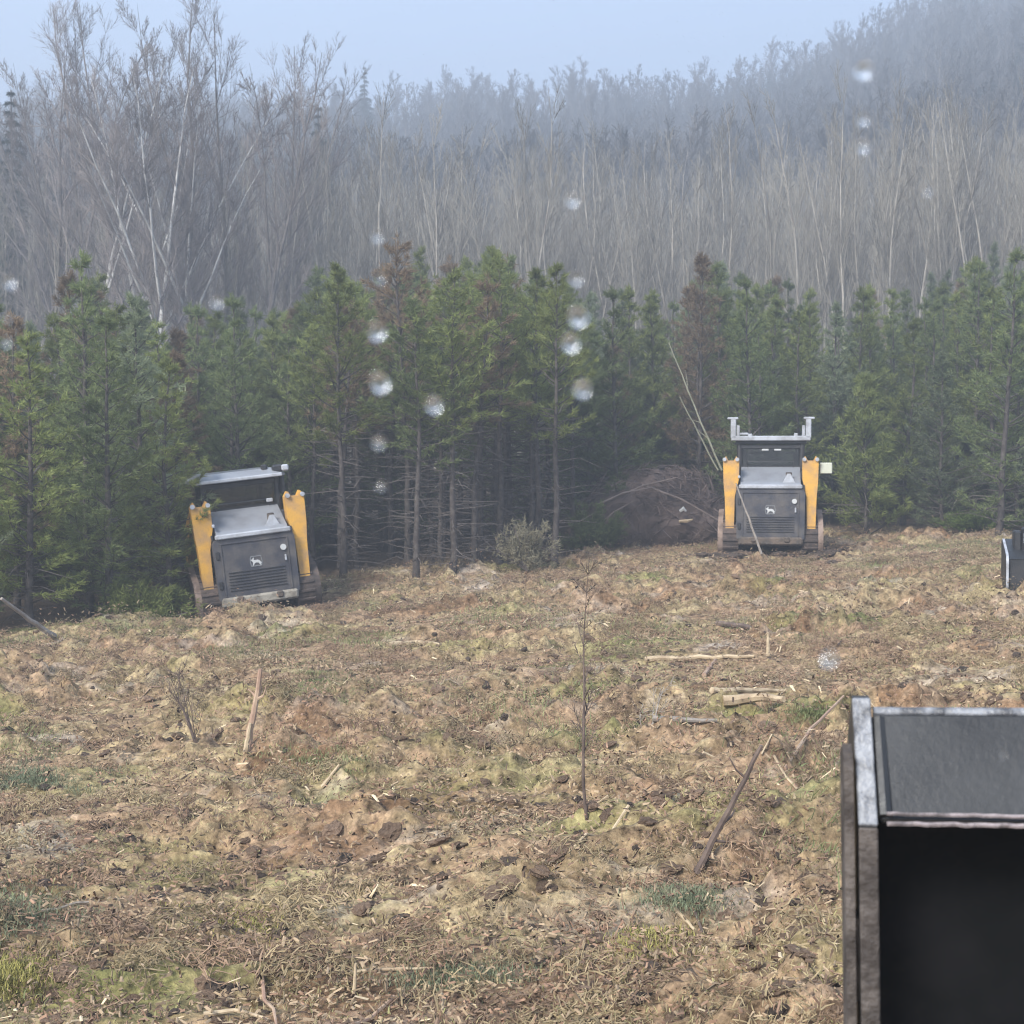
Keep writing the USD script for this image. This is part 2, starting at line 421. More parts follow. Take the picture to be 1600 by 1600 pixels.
def grass_patch(seed, n=60, spread=0.15, h=(0.015, 0.045), lay=1.35):
    rng = np.random.default_rng(seed)
    az = rng.uniform(0, 2 * np.pi, n)
    L = rng.uniform(*h, n)
    base = np.stack([rng.normal(0, spread, n), rng.normal(0, spread, n), np.full(n, -0.01)], 1)
    lean = np.clip(rng.normal(lay, 0.35, n), 0.05, 1.5)
    d1 = np.stack([np.cos(az) * np.sin(lean * .6), np.sin(az) * np.sin(lean * .6), np.cos(lean * .6)], 1)
    d2 = np.stack([np.cos(az) * np.sin(lean * 1.2), np.sin(az) * np.sin(lean * 1.2), np.cos(lean * 1.2)], 1)
    side = np.stack([-np.sin(az), np.cos(az), 0 * az], 1) * rng.uniform(0.0015, 0.0032, (n, 1))
    mid = base + d1 * L[:, None] * .5
    tip = mid + d2 * L[:, None] * .6
    v = np.stack([base - side, base + side, mid + side * .8, mid - side * .8, tip], 1).reshape(-1, 3)
    f = np.array([[0, 1, 2], [0, 2, 3], [3, 2, 4]])
    return v, (f[None] + 5 * np.arange(n)[:, None, None]).reshape(-1, 3)

def clod(seed):
    rng = np.random.default_rng(seed)
    m = trimesh.creation.icosphere(2, 1.0)
    d = fbm(m.vertices * 1.6 + seed * 7.1, 3, seed) - 0.5
    m.vertices *= (1 + 1.1 * d)[:, None]
    m.vertices += (noise(m.vertices * 5.0 + 3, seed) - 0.5)[:, None] * 0.35 * unit(m.vertices)
    m.vertices *= rng.uniform(0.7, 1.4, 3) * (1, 1, 0.5)
    return m

rng = np.random.default_rng(7)
SOIL = [M('soil_clod_brown', (0.14, 0.09, 0.06), 0.95, (0.22, 0.15, 0.10), 3, 0.8, rnd=0.3), M('soil_clod_dark', (0.06, 0.044, 0.034), 0.95, (0.10, 0.072, 0.055), 3, 0.8, rnd=0.3)]

def scatter(name, label, cat, protos, n, smin, smax, sink=0.0, power=1.3, seed=1, mask=None, tilt=True):
    rng = np.random.default_rng(seed)
    x, y = field(n, rng, power)
    if mask is not None:
        k = mask(x, y, rng)
        x, y = x[k], y[k]
    nrm = normals_at(x, y)
    pos = np.stack([x, y, ground_z(x, y) - sink], 1)
    s = rng.uniform(smin, smax, len(x)) * (1 + 0.012 * y)
    instancer(name, label, cat, protos, pos, quat_normal(nrm, rng.uniform(0, 6.28, len(x))), np.repeat(s[:, None], 3, 1), rng.integers(0, len(protos), len(x)))

def patchy(seed, lo, hi, f=0.6):
    return lambda x, y, rng: rng.random(len(x)) < 0.08 + 0.92 * smoothstep(lo, hi, fbm(np.stack([x * f, y * f * 1.5, 0 * x], -1), 4, seed))

scatter('soil_clods', 'dark lumps of torn soil strewn over the clearing', 'soil clods', [[('clod', clod(k), SOIL[1 if k % 3 == 0 else 0])] for k in range(8)], 9000, 0.012, 0.046, 0.010, 1.2, 3, patchy(71, 0.40, 0.60))
def tangle(seed, n=130):
    rng = np.random.default_rng(seed)
    a, el = rng.uniform(0, 6.28, n), np.arcsin(rng.uniform(0, 1, n))
    dr = np.stack([np.cos(a) * np.cos(el), np.sin(a) * np.cos(el), np.sin(el)], 1)
    c = dr * (0.15, 0.15, 0.075) * rng.uniform(0.5, 1.1, (n, 1))
    t = unit(np.cross(dr, rng.normal(0, 1, (n, 3))) + rng.normal(0, .25, (n, 3)))
    L = rng.uniform(0.015, 0.07, (n, 1))
    m = c + t * L * .5
    e = m + unit(t + rng.normal(0, .4, (n, 3))) * L * .5
    r = rng.uniform(0.0012, 0.0034, n)
    return tubes(np.vstack([c, m]), np.vstack([m, e]), np.r_[r, r], np.r_[r, r * .5], 3)
LITTER = [M('litter_brown', (0.185, 0.12, 0.08), 0.9, (0.25, 0.17, 0.11), 12, rnd=0.35), M('litter_straw', (0.28, 0.215, 0.125), 0.9, (0.21, 0.16, 0.09), 12, rnd=0.3), M('litter_grey', (0.25, 0.205, 0.175), 0.9, (0.17, 0.135, 0.115), 12, rnd=0.3)]
scatter('twig_litter', 'matted clumps of shredded twigs and roots over the clearing', 'brush litter', [[('twigs', tangle(k), LITTER[[0, 1, 0, 1][k % 4]])] for k in range(8)], 5000, 0.4, 1.3, 0.015, 1.2, 15, patchy(55, 0.45, 0.64, 0.9))
scatter('wood_chips', 'pale and red wood chips strewn over the clearing', 'wood chips', [[('chips', chip_patch(k, 22), CHIP[[3, 1, 1, 2, 3, 2, 3][k % 7]])] for k in range(14)], 6500, 0.7, 1.3, 0.0, 1.25, 4)
scatter('pale_wood_chips', 'scattered pale splinters of fresh wood on the clearing', 'wood chips', [[('chips', chip_patch(60 + k, 3, 0.2, (0.03, 0.11), 0.5, (0.006, 0.02)), CHIP[0])] for k in range(6)], 420, 0.6, 1.1, 0.0, 1.25, 14)
scatter('dry_grass', 'flattened straw coloured grass tufts on the clearing', 'grass', [[('blades', grass_patch(k), STRAW[[0, 1, 0, 1, 1][k % 5]])] for k in range(10)], 5500, 0.6, 1.1, 0.0, 1.25, 5, patchy(93, 0.45, 0.58))
scatter('green_grass', 'small patches of green grass in the clearing', 'grass', [[('blades', grass_patch(40 + k, 60, 0.16, (0.03, 0.08), 0.8), STRAW[2])] for k in range(4)], 6500, 0.7, 1.2, 0.0, 1.25, 6, lambda x, y, r: fbm(np.stack([x * .5, y * .9, 0 * x], -1), 3, 131) > 0.645)

# green and mossy patches where the photograph has them
MOSS = [STRAW[2], M('yellow_moss', (0.28, 0.245, 0.07), 0.9, (0.21, 0.19, 0.075), 6, rnd=0.25), M('blue_green_sedge', (0.12, 0.145, 0.085), 0.85, (0.18, 0.18, 0.105), 6, rnd=0.25)]
mr = np.random.default_rng(12)
for px, py, rx, ry, cnt, kind, lab in ((30, 1215, 130, 30, 200, 2, 'blue green sedge patch at the left edge of the clearing'), (20, 1425, 110, 50, 220, 2, 'green sedge patch above the yellow moss at the lower left'), (15, 1520, 70, 34, 200, 1, 'bright yellow moss patch at the lower left edge'),
                                      (500, 1065, 60, 22, 120, 0, 'green grass patch below the tilted loader'), (725, 1525, 120, 18, 150, 2, 'green sedge patch at the bottom middle'), (1262, 1112, 45, 16, 90, 0, 'green grass patch above the foreground attachment'),
                                      (1070, 1405, 50, 18, 70, 2, 'green sedge patch at the foot of the jutting dark stick'), (1010, 1470, 50, 28, 70, 1, 'yellow green moss patch below the jutting dark stick'), (385, 1440, 90, 22, 80, 1, 'yellowish moss patch in the left foreground'), (500, 1190, 90, 22, 70, 0, 'faint green grass patch in the left middle distance')):
    q = []
    cnt = int(cnt * 0.6)
    for _ in range(cnt):
        a, r = mr.uniform(0, 6.28), abs(mr.normal(0, 0.62))
        q.append(on_ground(px + rx * r * math.cos(a), py + ry * r * math.sin(a)))
    q = np.array(q)
    q[:, 2] = ground_z(q[:, 0], q[:, 1])
    sc_ = mr.uniform(0.5, 1.0, cnt)
    instancer('moss_patch' if kind == 1 else 'grass_patch', lab, 'moss' if kind == 1 else 'grass', [[('blades', grass_patch(300 + k, 70, 0.10, (0.015, 0.05), 0.8), MOSS[kind])] for k in range(3)], q, quat_z(mr.uniform(0, 6.28, cnt)), np.repeat(sc_[:, None], 3, 1), mr.integers(0, 3, cnt))

# ------------------------------------------------------------------ pines
def needle_tufts(P, D, rng, n=8, L=(0.09, 0.17), w=0.011):
    """fans of narrow needle blades at P pointing along D"""
    k = len(P)
    d = unit(D[:, None] * 1.0 + rng.normal(0, 0.55, (k, n, 3)))
    Ln = rng.uniform(*L, (k, n, 1))
    side = unit(np.cross(d, rng.normal(0, 1, (k, n, 3)))) * w
    b = P[:, None] + rng.normal(0, 0.02, (k, n, 3))
    v = np.stack([b - side, b + side, b + d * Ln], 2).reshape(-1, 3)
    return v, np.arange(len(v)).reshape(-1, 3)

def pine(seed, H=6.0, crown=0.12, Lmax=1.35, dens=1.0, up=0.25, droop=0.0):
    rng = np.random.default_rng(seed)
    zs = np.linspace(0, H, 14)
    wob = np.cumsum(rng.normal(0, 0.02, (14, 2)), 0)
    wob -= wob[0]
    r = np.interp(zs, [0, 0.3, H], [0.085, 0.07, 0.008]) * H / 6
    trunk = polytube(np.column_stack([wob, zs - 0.05]), r, 7)
    cx = lambda z: np.stack([np.interp(z, zs, wob[:, 0]), np.interp(z, zs, wob[:, 1]), z], -1)
    seg0, seg1, sr0, sr1, TP, TD = [], [], [], [], [], []
    z = crown * H
    while z < H * 0.985:
        t = (z - crown * H) / (H * (1 - crown))
        prof = min(1.0, 0.45 + 2.2 * t) if crown > 0.3 else min(1, 0.7 + 1.5 * t)
        L0 = Lmax * prof * (1 - t) ** 0.9 + 0.05
        for a in rng.uniform(0, 6.28) + np.arange(rng.integers(5, 8)) * 2 * np.pi / 6 + rng.normal(0, 0.3):
            L = L0 * rng.choice([rng.uniform(0.45, 0.9), rng.uniform(0.9, 1.3)])
            if rng.random() < 0.2:
                continue
            el = up + 0.55 * t + rng.normal(0, 0.14) - droop * (1 - t)
            p = cx(z + rng.normal(0, 0.06))
            n = max(3, int(L / 0.16))
            d = np.array([math.cos(a) * math.cos(el), math.sin(a) * math.cos(el), math.sin(el)])
            for i in range(n):
                d = unit(d + rng.normal(0, 0.10, 3) + np.array([0, 0, 0.05]))
                q = p + d * L / n
                f0, f1 = 1 - i / n, 1 - (i + 1) / n
                seg0.append(p); seg1.append(q); sr0.append(0.004 + 0.014 * f0 * L); sr1.append(0.004 + 0.014 * f1 * L)
                if i >= n * 0.18:
                    for s in (-1, 1):
                        if rng.random() < 0.8 * dens:
                            lat = unit(np.cross(d, [0, 0, 1])) * s
                            td = unit(d * 0.8 + lat * rng.uniform(.5, 1.1) + np.array([0, 0, rng.normal(0.12, 0.2)]))
                            tl = L * 0.30 * f0 * rng.uniform(0.5, 1.2) + 0.05
                            for w in np.arange(0.3, 1.01, max(0.25, 0.10 / tl)):
                                TP.append(q + td * tl * w); TD.append(td)
                    TP.append(q); TD.append(d)
                p = q
            TP.append(p); TD.append(d)
        z += rng.uniform(0.18, 0.34) * (H / 6)
    for zz in np.linspace(0.90, 1.0, 7):
        TP.append(cx(zz * H)); TD.append(np.array([0, 0, 1.0]))
    TP, TD = np.array(TP), np.array(TD)
    v, f = needle_tufts(TP, TD, rng)
    wood = tubes(seg0, seg1, sr0, sr1, 3)
    # bare dead twigs under the crown
    n = int(20 + 90 * crown)
    zz = rng.uniform(0.04 * H, max(crown, 0.2) * H + 0.4, n)
    a = rng.uniform(0, 6.28, n)
    L = rng.uniform(0.25, 1.0, n)
    p0 = cx(zz)
    p1 = p0 + np.stack([np.cos(a) * L * .6, np.sin(a) * L * .6, rng.normal(0.02, 0.06, n)], 1)
    p2 = p1 + np.stack([np.cos(a + .2) * L * .5, np.sin(a + .2) * L * .5, rng.normal(-0.06, 0.1, n)], 1)
    dead = tubes(np.vstack([p0, p1]), np.vstack([p1, p2]), np.r_[np.full(n, .011), np.full(n, .008)], np.r_[np.full(n, .008), np.full(n, .003)], 3)
    return trunk, wood, (v, f), dead

PINES = {}
def pine_source(key, seed, needles, **kw):
    s = source(f'pine_{key}')
    trunk, wood, nd, dead = pine(seed, **kw)
    p = str(s.GetPath())
    usdkit.mesh(stage, p + '/trunk', trunk, BARK, True)
    usdkit.mesh(stage, p + '/limbs', wood, BARK)
    usdkit.mesh(stage, p + '/crown', nd, needles)
    usdkit.mesh(stage, p + '/dead_twigs', dead, DEADWOOD)
    PINES[key] = s.GetPath()
pine_source('full_green', 1, NEEDLES[0], crown=0.08, Lmax=1.5)
pine_source('full_dark', 2, NEEDLES[1], crown=0.06, Lmax=1.35)
pine_source('full_blue', 3, NEEDLES[4], crown=0.05, Lmax=1.55, up=0.3)
pine_source('full_yellow', 4, NEEDLES[2], crown=0.12, Lmax=1.35)
pine_source('full_brown', 5, NEEDLES[3], crown=0.2, Lmax=1.2, dens=0.85)
pine_source('high_green', 6, NEEDLES[0], crown=0.46, Lmax=1.45)
pine_source('high_dark', 7, NEEDLES[1], crown=0.42, Lmax=1.4)
pine_source('high_yellow', 8, NEEDLES[2], crown=0.44, Lmax=1.3)
pine_source('high_brown', 9, NEEDLES[3], crown=0.5, Lmax=1.2, dens=0.8)
pine_source('young_green', 10, NEEDLES[0], H=3.0, crown=0.03, Lmax=1.05, dens=1.2, up=0.5)

def base_h(key):
    return 3.0 if key.startswith('young') else 6.0

def place_pine(key, px, dist, top_py, label, group=None, rng=np.random.default_rng(99), wide=1.0, name='pine_tree', lean=0.0):
    x = (px - 800) / FPX * dist
    z = float(ground_z(x, dist)) - 0.03
    top = at(px, top_py, dist)[2]
    s = (top - z) / base_h(key)
    m = mat4((x, dist, z), rng.uniform(0, 6.28), (s * 0.5 + 0.5 * wide, s * 0.5 + 0.5 * wide, s), rng.normal(0, 0.015), lean + rng.normal(0, 0.015))
    copy_of(PINES[key], name, label, 'pine tree', m, group)
    return x, dist

T_X = [-300, 0, 60, 130, 180, 250, 375, 450, 520, 580, 640, 700, 780, 860, 960, 1040, 1090, 1180, 1290, 1390, 1480, 1550, 1600, 1900]
T_Y = [470, 485, 510, 410, 465, 490, 485, 490, 430, 445, 385, 420, 410, 450, 465, 465, 415, 440, 470, 460, 440, 400, 410, 420]
placed = []
named = [
    ('high_green', 706, 24.6, 425, 'tall bright green pine with a bare dark trunk midway between the two loaders', 1.05),
    ('high_dark', 650, 24.4, 470, 'pine on a thick dark leg of bare trunk just left of the brightest middle pine', 1.0),
    ('high_brown', 638, 27.5, 375, 'tallest brown tinged pine rising behind the middle of the tree line', 1.1),
    ('high_yellow', 866, 26.0, 425, 'tall straight pine with a black bare trunk beside the pale bush', 1.0),
    ('high_yellow', 535, 25.0, 425, 'yellow green pine with a slender trunk just right of the tilted left loader', 1.0),
    ('full_dark', 135, 22.0, 395, 'narrow dark pine spire standing above the left end of the tree line', 0.85),
    ('full_green', 45, 19.6, 520, 'broad green pine with boughs to the ground at the left edge', 1.1),
    ('full_dark', 378, 26.0, 462, 'dark pine spire directly behind the cab of the left loader', 0.9),
    ('full_blue', 215, 22.5, 470, 'grey green bushy pine between the dark spire and the left loader', 1.1),
    ('young_green', 1352, 30.3, 590, 'small bright green young pine right of the guarded loader', 1.1),
    ('full_blue', 1470, 30.0, 555, 'grey green young pine with feathery drooping boughs near the right edge', 0.95),
    ('full_dark', 1560, 28.6, 390, 'big dark pine filling the right edge of the picture', 1.2),
    ('full_dark', 1178, 31.5, 432, 'dark pine rising right behind the guarded loader', 1.0),
    ('full_brown', 1088, 33.5, 400, 'browned thin pine just left of and behind the guarded loader', 0.95),
    ('high_green', 780, 26.8, 400, 'green pine with a pointed yellowish top right of the brightest middle pine', 1.0),
    ('full_dark', 965, 30.5, 450, 'grey green pine above the brush pile', 1.0),
]
for key, px, d, ty, lab, wd in named:
    placed.append(place_pine(key, px, d, ty, lab, wide=wd, lean=0.0))
prng = np.random.default_rng(2024)
tries = 0
while len(placed) < 270 and tries < 16000:
    tries += 1
    px = prng.uniform(-190, 1790)
    row = prng.random() ** 1.1 * 15
    D = np.interp(px, TL_X, TL_D)
    d = D + row + prng.uniform(0, 0.8)
    x = (px - 800) / FPX * d
    gap = 0.74 if row > 3 else 0.92
    if any((x - a) ** 2 + (d - b) ** 2 < gap ** 2 for a, b in placed):
        continue
    if (1010 < px < 1320 and d < 31.2) or (920 < px < 1130 and d < 33.2):
        continue
    mid = 480 < px < 915
    ty = np.interp(px, T_X, T_Y) + max(-14, prng.normal(14, 24)) + max(0, 3.5 - row) * prng.uniform(0, 45)
    if mid:
        key = prng.choice(['high_green', 'high_dark', 'high_yellow', 'high_brown', 'high_dark'])
        if row > 7 and prng.random() < 0.4:
            key = 'full_dark'
    elif px < 480:
        key = prng.choice(['full_green', 'full_dark', 'full_blue', 'full_yellow', 'full_green', 'full_dark', 'full_brown'])
    else:
        key = prng.choice(['full_green', 'full_dark', 'full_blue', 'full_yellow', 'full_dark', 'full_blue', 'full_brown'])
    kind = {'green': 'green', 'dark': 'dark green', 'blue': 'grey green', 'yellow': 'yellow green', 'brown': 'browned'}[key.split('_')[1]]
    where = 'left of the tilted loader' if px < 290 else 'behind the tilted loader' if px < 490 else 'between the two loaders' if px < 1120 else 'behind the guarded loader' if px < 1300 else 'right of the guarded loader'
    rank = 'at the front' if row < 3 else 'amid the rows' if row < 8 else 'at the back'
    form = 'bare trunked' if key.startswith('high') else 'bushy'
    placed.append(place_pine(key, px, d, ty, f'{form} {kind} pine {rank} of the tree line {where}', f'{form} {kind} pines {rank} {where}', prng, prng.uniform(0.85, 1.15)))

# ------------------------------------------------------------------ bare trees
def grow(rng, H, r0, first=0.4, kids=(3, 2, 2), spread=0.6, lean=(0, 0), fork=False, twig=0.006, curve=0.05, lens=(0.30, 0.42, 0.45), nseg=11):
    S = [[], []]       # trunk, branches: (p0, p1, r0, r1)
    def run(p, d, L, r, lvl, n):
        last = lvl == len(kids)
        pts = [p]
        for i in range(n):
            d = unit(d + rng.normal(0, curve * (1 + lvl * 0.8), 3) + np.array([0, 0, 0.05 if lvl else 0.02]))
            q = p + d * L / n
            ra, rb = r * (1 - 0.92 * i / n), r * (1 - 0.92 * (i + 1) / n)
            S[0 if lvl == 0 else 1].append((p, q, max(ra, twig * .7), max(rb, twig * .7)))
            t = (i + 1) / n
            if not last and (t > first if lvl == 0 else t > 0.2) and t < 0.99:
                for _ in range(kids[lvl] if rng.random() < 0.85 else max(1, kids[lvl] - 1)):
                    a = rng.uniform(0, 6.28)
                    e1 = unit(np.cross(d, [math.cos(a), math.sin(a), 0.3]))
                    ang = spread * rng.uniform(0.6, 1.35)
                    cd = unit(d * math.cos(ang) + e1 * math.sin(ang) + np.array([0, 0, 0.12]))
                    cl = L * lens[lvl] * (1.15 - 0.75 * t if lvl == 0 else 1.1 - 0.6 * t) * rng.uniform(0.6, 1.25)
                    run(q, cd, cl, max(rb * 0.55, twig), lvl + 1, 4 if lvl + 1 < len(kids) else 3)
            p = q
    d0 = unit(np.array([lean[0], lean[1], 1.0]))
    run(np.array([0, 0, -0.1]), d0, H, r0, 0, nseg)
    if fork:
        k = S[0][int(nseg * 0.42)]
        a = rng.uniform(0, 6.28)
        trunk_now = len(S[0])
        run(k[1], unit(np.array([math.cos(a) * .22, math.sin(a) * .22, 1.0])), H * 0.5, k[3] * 0.75, 0, 7)
    def T(s, k):
        s = np.array([(np.r_[a, b, c, e]) for a, b, c, e in s])
        return tubes(s[:, :3], s[:, 3:6], s[:, 6], s[:, 7], k)
    return T(S[0], 6), T(S[1], 3)

BARE = {}
def bare_source(key, mats, **kw):
    s = source(f'bare_tree_{key}')
    t, c = grow(**kw)
    usdkit.mesh(stage, str(s.GetPath()) + '/trunk', t, mats[0], True)
    usdkit.mesh(stage, str(s.GetPath()) + '/crown', c, mats[1])
    BARE[key] = (s.GetPath(), kw['H'])
    return t, c
for k in range(3):
    bare_source(f'pale_{k}', (PALEBARK, TWIG), rng=np.random.default_rng(100 + k), H=16, r0=0.125, first=0.33, kids=(3, 4, 3), spread=0.50, fork=True, twig=0.006, curve=0.06)
for k in range(4):
    bare_source(f'tall_{k}', (GREYBARK, TWIG), rng=np.random.default_rng(120 + k), H=17, r0=0.125, first=0.35, kids=(3, 4, 3), spread=0.46, fork=k % 2 == 0, twig=0.005, curve=0.045)
poles = []
for k in range(6):
    poles.append(bare_source(f'pole_{k}', (POLEBARK, POLETWIG), rng=np.random.default_rng(140 + k), H=12, r0=0.062, first=0.36, kids=(3, 3), spread=0.36, twig=0.007, curve=0.05, lens=(0.24, 0.42)))

def place_bare(key, px, dist, top_py, label, group=None, rng=np.random.default_rng(5), lean=0.0, name='bare_tree', rz=None):
    p, H = BARE[key]
    x = (px - 800) / FPX * dist
    z = float(ground_z(x, dist)) - 0.1
    s = (at(px, top_py, dist)[2] - z) / H
    copy_of(p, name, label, 'bare tree', mat4((x, dist, z), rng.uniform(0, 6.28) if rz is None else rz, (s, s, s), 0, lean), group)

trees_left = [
    ('pale_0', 158, 46, 40, 'white barked bare tree with a forked trunk, leftmost of the white trunks', 0.0, 0.4),
    ('pale_1', 226, 45, 60, 'white barked bare tree standing second from the left among the white trunks', 0.0, 2.0),
    ('pale_2', 318, 46, 90, 'white barked bare tree above the cab of the left loader', 0.08, 1.0),
    ('pale_0', 292, 44, 130, 'white barked bare tree leaning right behind the left loader', 0.13, 3.6),
    ('pale_1', 248, 47, 110, 'thinner white barked bare tree just right of the second white trunk', -0.05, 4.4),
    ('pale_2', 372, 47, 150, 'white barked bare tree leaning right at the right end of the white trunks', 0.10, 2.6),
    ('pale_2', 205, 49, 70, 'white barked bare tree between the two leftmost white trunks', 0.02, 5.2),
    ('tall_0', 150, 50, -60, 'tallest bare grey tree whose top leaves the picture at the upper left', 0.0, 0.0),
    ('tall_1', 190, 52, 10, 'tall bare grey tree just right of the tallest one at the upper left', 0.0, 1.0),
    ('tall_2', 268, 50, -40, 'tall bare grey tree with dark upper limbs reaching the top edge', 0.0, 2.0),
    ('tall_3', 345, 52, 35, 'bare grey tree with an upright top right of the dark limbed one', 0.0, 3.0),
    ('tall_0', 395, 50, 75, 'bare reddish grey tree with a broad twiggy crown', 0.05, 4.0),
    ('tall_1', 440, 52, 70, 'bare tree leaning right at the right end of the tall group', 0.10, 5.0),
    ('tall_2', 90, 52, 60, 'bare tree at the left end of the tall group', -0.06, 1.3),
]
for key, px, d, ty, lab, ln, rz in trees_left:
    place_bare(key, px, d, ty, lab, 'tall bare trees at the left', lean=ln, rz=rz)
for px in (120, 235, 305, 370, 420, 60, 20):
    place_bare(f'tall_{px % 4}', px, prng.uniform(54, 62), prng.uniform(80, 150), 'bare grey tree in the thicket of tall trees at the upper left', 'bare grey trees in the thicket at the upper left', prng)

pts = []
for i in range(255):                       # pole stand on the lower slope
    for _ in range(60):
        px, d = prng.uniform(470, 1640), prng.uniform(50, 92)
        x = (px - 800) / FPX * d
        if all((x - a) ** 2 + (d - b) ** 2 > 1.0 for a, b in pts):
            break
    pts.append((x, d))
    p, H = BARE[f'pole_{i % 6}']
    s, ln = prng.uniform(0.85, 1.2), prng.normal(0, 0.022)
    size = 'tall' if s > 1.05 else 'short'
    how = 'leaning right' if ln > 0.025 else 'leaning left' if ln < -0.025 else 'upright'
    how = how + (' low' if d < 63 else ' halfway up' if d < 77 else ' high')
    zone = 'right of the white trunks' if px < 620 else 'above the middle pines' if px < 900 else 'above the brush pile' if px < 1120 else 'above the guarded loader' if px < 1320 else 'above the right hand pines'
    z = float(ground_z(x, d)) - 0.1
    copy_of(p, 'pole_tree', f'{size} bare pole tree {how} on the slope {zone}', 'bare tree', mat4((x, d, z), prng.uniform(0, 6.28), (s, s, s), prng.normal(0, 0.02), ln), f'{size} thin pole trees {how} on the slope {zone}')

# rest of the stand and the wooded hill: read as one mass
hrng = np.random.default_rng(31)
n = 1500
d = hrng.uniform(50, 112, n); px = np.where(hrng.random(n) < .78, hrng.uniform(440, 1700, n), hrng.uniform(-150, 500, n)); x = (px - 800) / FPX * d
s = hrng.uniform(0.75, 1.15, n)
instancer('pole_thicket', 'far thicket of thin bare poles filling the lower slope', 'woodland', [[('wood', t, POLEBARK), ('twigs', c, POLETWIG)] for t, c in poles],
          np.stack([x, d, ground_z(x, d) - .1], 1), quat_z(hrng.uniform(0, 6.28, n)), np.repeat(s[:, None], 3, 1), hrng.integers(0, 6, n))
hill = []
for k in range(5):
    hill.append(grow(np.random.default_rng(170 + k), 14, 0.15, first=0.3, kids=(3, 3, 2), spread=0.6, twig=0.020, curve=0.05))
n = 4200
d = hrng.uniform(95, 262, n); x = (hrng.uniform(-300, 1900, n) - 800) / FPX * d
s = hrng.uniform(0.7, 1.25, n)
HILLTWIG = M('hill_twigs', (0.085, 0.082, 0.082), 0.9, (0.12, 0.108, 0.102), 0.3, rnd=0.35)
instancer('hill_wood', 'hazy leafless woodland covering the hill up to the skyline', 'woodland', [[('wood', t, GREYBARK), ('twigs', c, HILLTWIG)] for t, c in hill],
          np.stack([x, d, ground_z(x, d) - .1], 1), quat_z(hrng.uniform(0, 6.28, n)), np.repeat(s[:, None], 3, 1), hrng.integers(0, 5, n))

def spruce(seed, H=13.0):
    rng = np.random.default_rng(seed)
    P, D = [], []
    for z in np.arange(1.0, H, 0.33):
        t = z / H
        for a in rng.uniform(0, 6.28, 9):
            L = (2.0 * (1 - t) ** 0.9 + 0.10) * rng.uniform(0.45, 1.2)
            for w in np.linspace(0.2, 1, 6):
                P.append([math.cos(a) * L * w, math.sin(a) * L * w, z - 0.35 * L * w * w])
                D.append([math.cos(a), math.sin(a), -0.3])
    P = np.array(P)
    v, f = needle_tufts(P, unit(np.array(D, float)), rng, 5, (0.3, 0.6), 0.05)
    own = np.repeat(P, 15, 0)
    v = own + (v - own) * (0.25 + 0.75 * np.clip((H - own[:, 2:3]) / (0.55 * H), 0, 1))
    return polytube([[0, 0, -.2], [0, 0, H * .5], [0, 0, H]], [0.17, 0.1, 0.02], 6), (v, f)
SPRUCE = leaf_material('hill_conifer_needles', (0.035, 0.06, 0.04), (0.055, 0.085, 0.05))
sprs = [spruce(200 + k) for k in range(3)]
ssrc = []
for k, (t, c) in enumerate(sprs):
    s_ = source(f'spruce_{k}')
    usdkit.mesh(stage, str(s_.GetPath()) + '/trunk', t, BARK)
    usdkit.mesh(stage, str(s_.GetPath()) + '/crown', c, SPRUCE)
    ssrc.append(s_.GetPath())
def place_spruce(px, d, top, label, group=None):
    x = (px - 800) / FPX * d
    z = float(ground_z(x, d)) - .1
    s_ = (at(px, top, d)[2] - z) / 13
    copy_of(ssrc[int(px) % 3], 'spruce_tree', label, 'conifer', mat4((x, d, z), px, (s_ * .9, s_ * .9, s_)), group)
place_spruce(25, 64, 140, 'dark hazy conifer behind the bare trees at the left edge')
place_spruce(-30, 60, 200, 'dark hazy conifer cut off by the left edge')
place_spruce(80, 70, 230, 'blue grey conifer between the left edge and the white trunks')
place_spruce(285, 75, 225, 'dark conifer behind the gap between the white trunks')
place_spruce(500, 84, 165, 'dark green conifer right of the tall bare group')
place_spruce(572, 190, 104, 'single conifer spire breaking the middle skyline')
n = 1300
px = np.where(hrng.random(n) < .85, hrng.uniform(900, 1850, n), hrng.uniform(-200, 140, n)); d = hrng.uniform(105, 235, n); x = (px - 800) / FPX * d
k = fbm(np.stack([x / 28, d / 28, 0 * x], -1), 2, 9) > 0.47
x, d = x[k], d[k]; n = len(x)
s = hrng.uniform(0.7, 1.15, n)
instancer('hill_conifers', 'blue grey conifers mixed into the hillside wood', 'woodland', [[('wood', t, BARK), ('needles', c, SPRUCE)] for t, c in sprs],
          np.stack([x, d, ground_z(x, d) - .1], 1), quat_z(hrng.uniform(0, 6.28, n)), np.repeat(s[:, None], 3, 1), hrng.integers(0, 3, n))

# ------------------------------------------------------------------ the loaders
YELLOW = M('loader_yellow', (0.62, 0.33, 0.055), 0.55, (0.42, 0.245, 0.10), 4, spec=0.4, detail=8)
RUBBER = M('muddy_rubber', (0.05, 0.04, 0.036), 0.9, (0.11, 0.08, 0.065), 4, 0.5)
CAKED = M('caked_mud', (0.26, 0.19, 0.15), 0.95, (0.15, 0.105, 0.08), 5, 0.6)
DARK = M('dark_paint', (0.016, 0.016, 0.018), 0.5, (0.035, 0.032, 0.032), 3, spec=0.5)
DOOR = M('charcoal_door', (0.045, 0.045, 0.055), 0.5, (0.095, 0.085, 0.08), 3.5, spec=0.4, detail=9, bump=0.15)
COVER = M('grey_cover', (0.23, 0.235, 0.25), 0.3, (0.19, 0.19, 0.20), 3, spec=0.6)
PALE = M('pale_trim', (0.40, 0.41, 0.435), 0.45, (0.27, 0.27, 0.28), 5, spec=0.5)
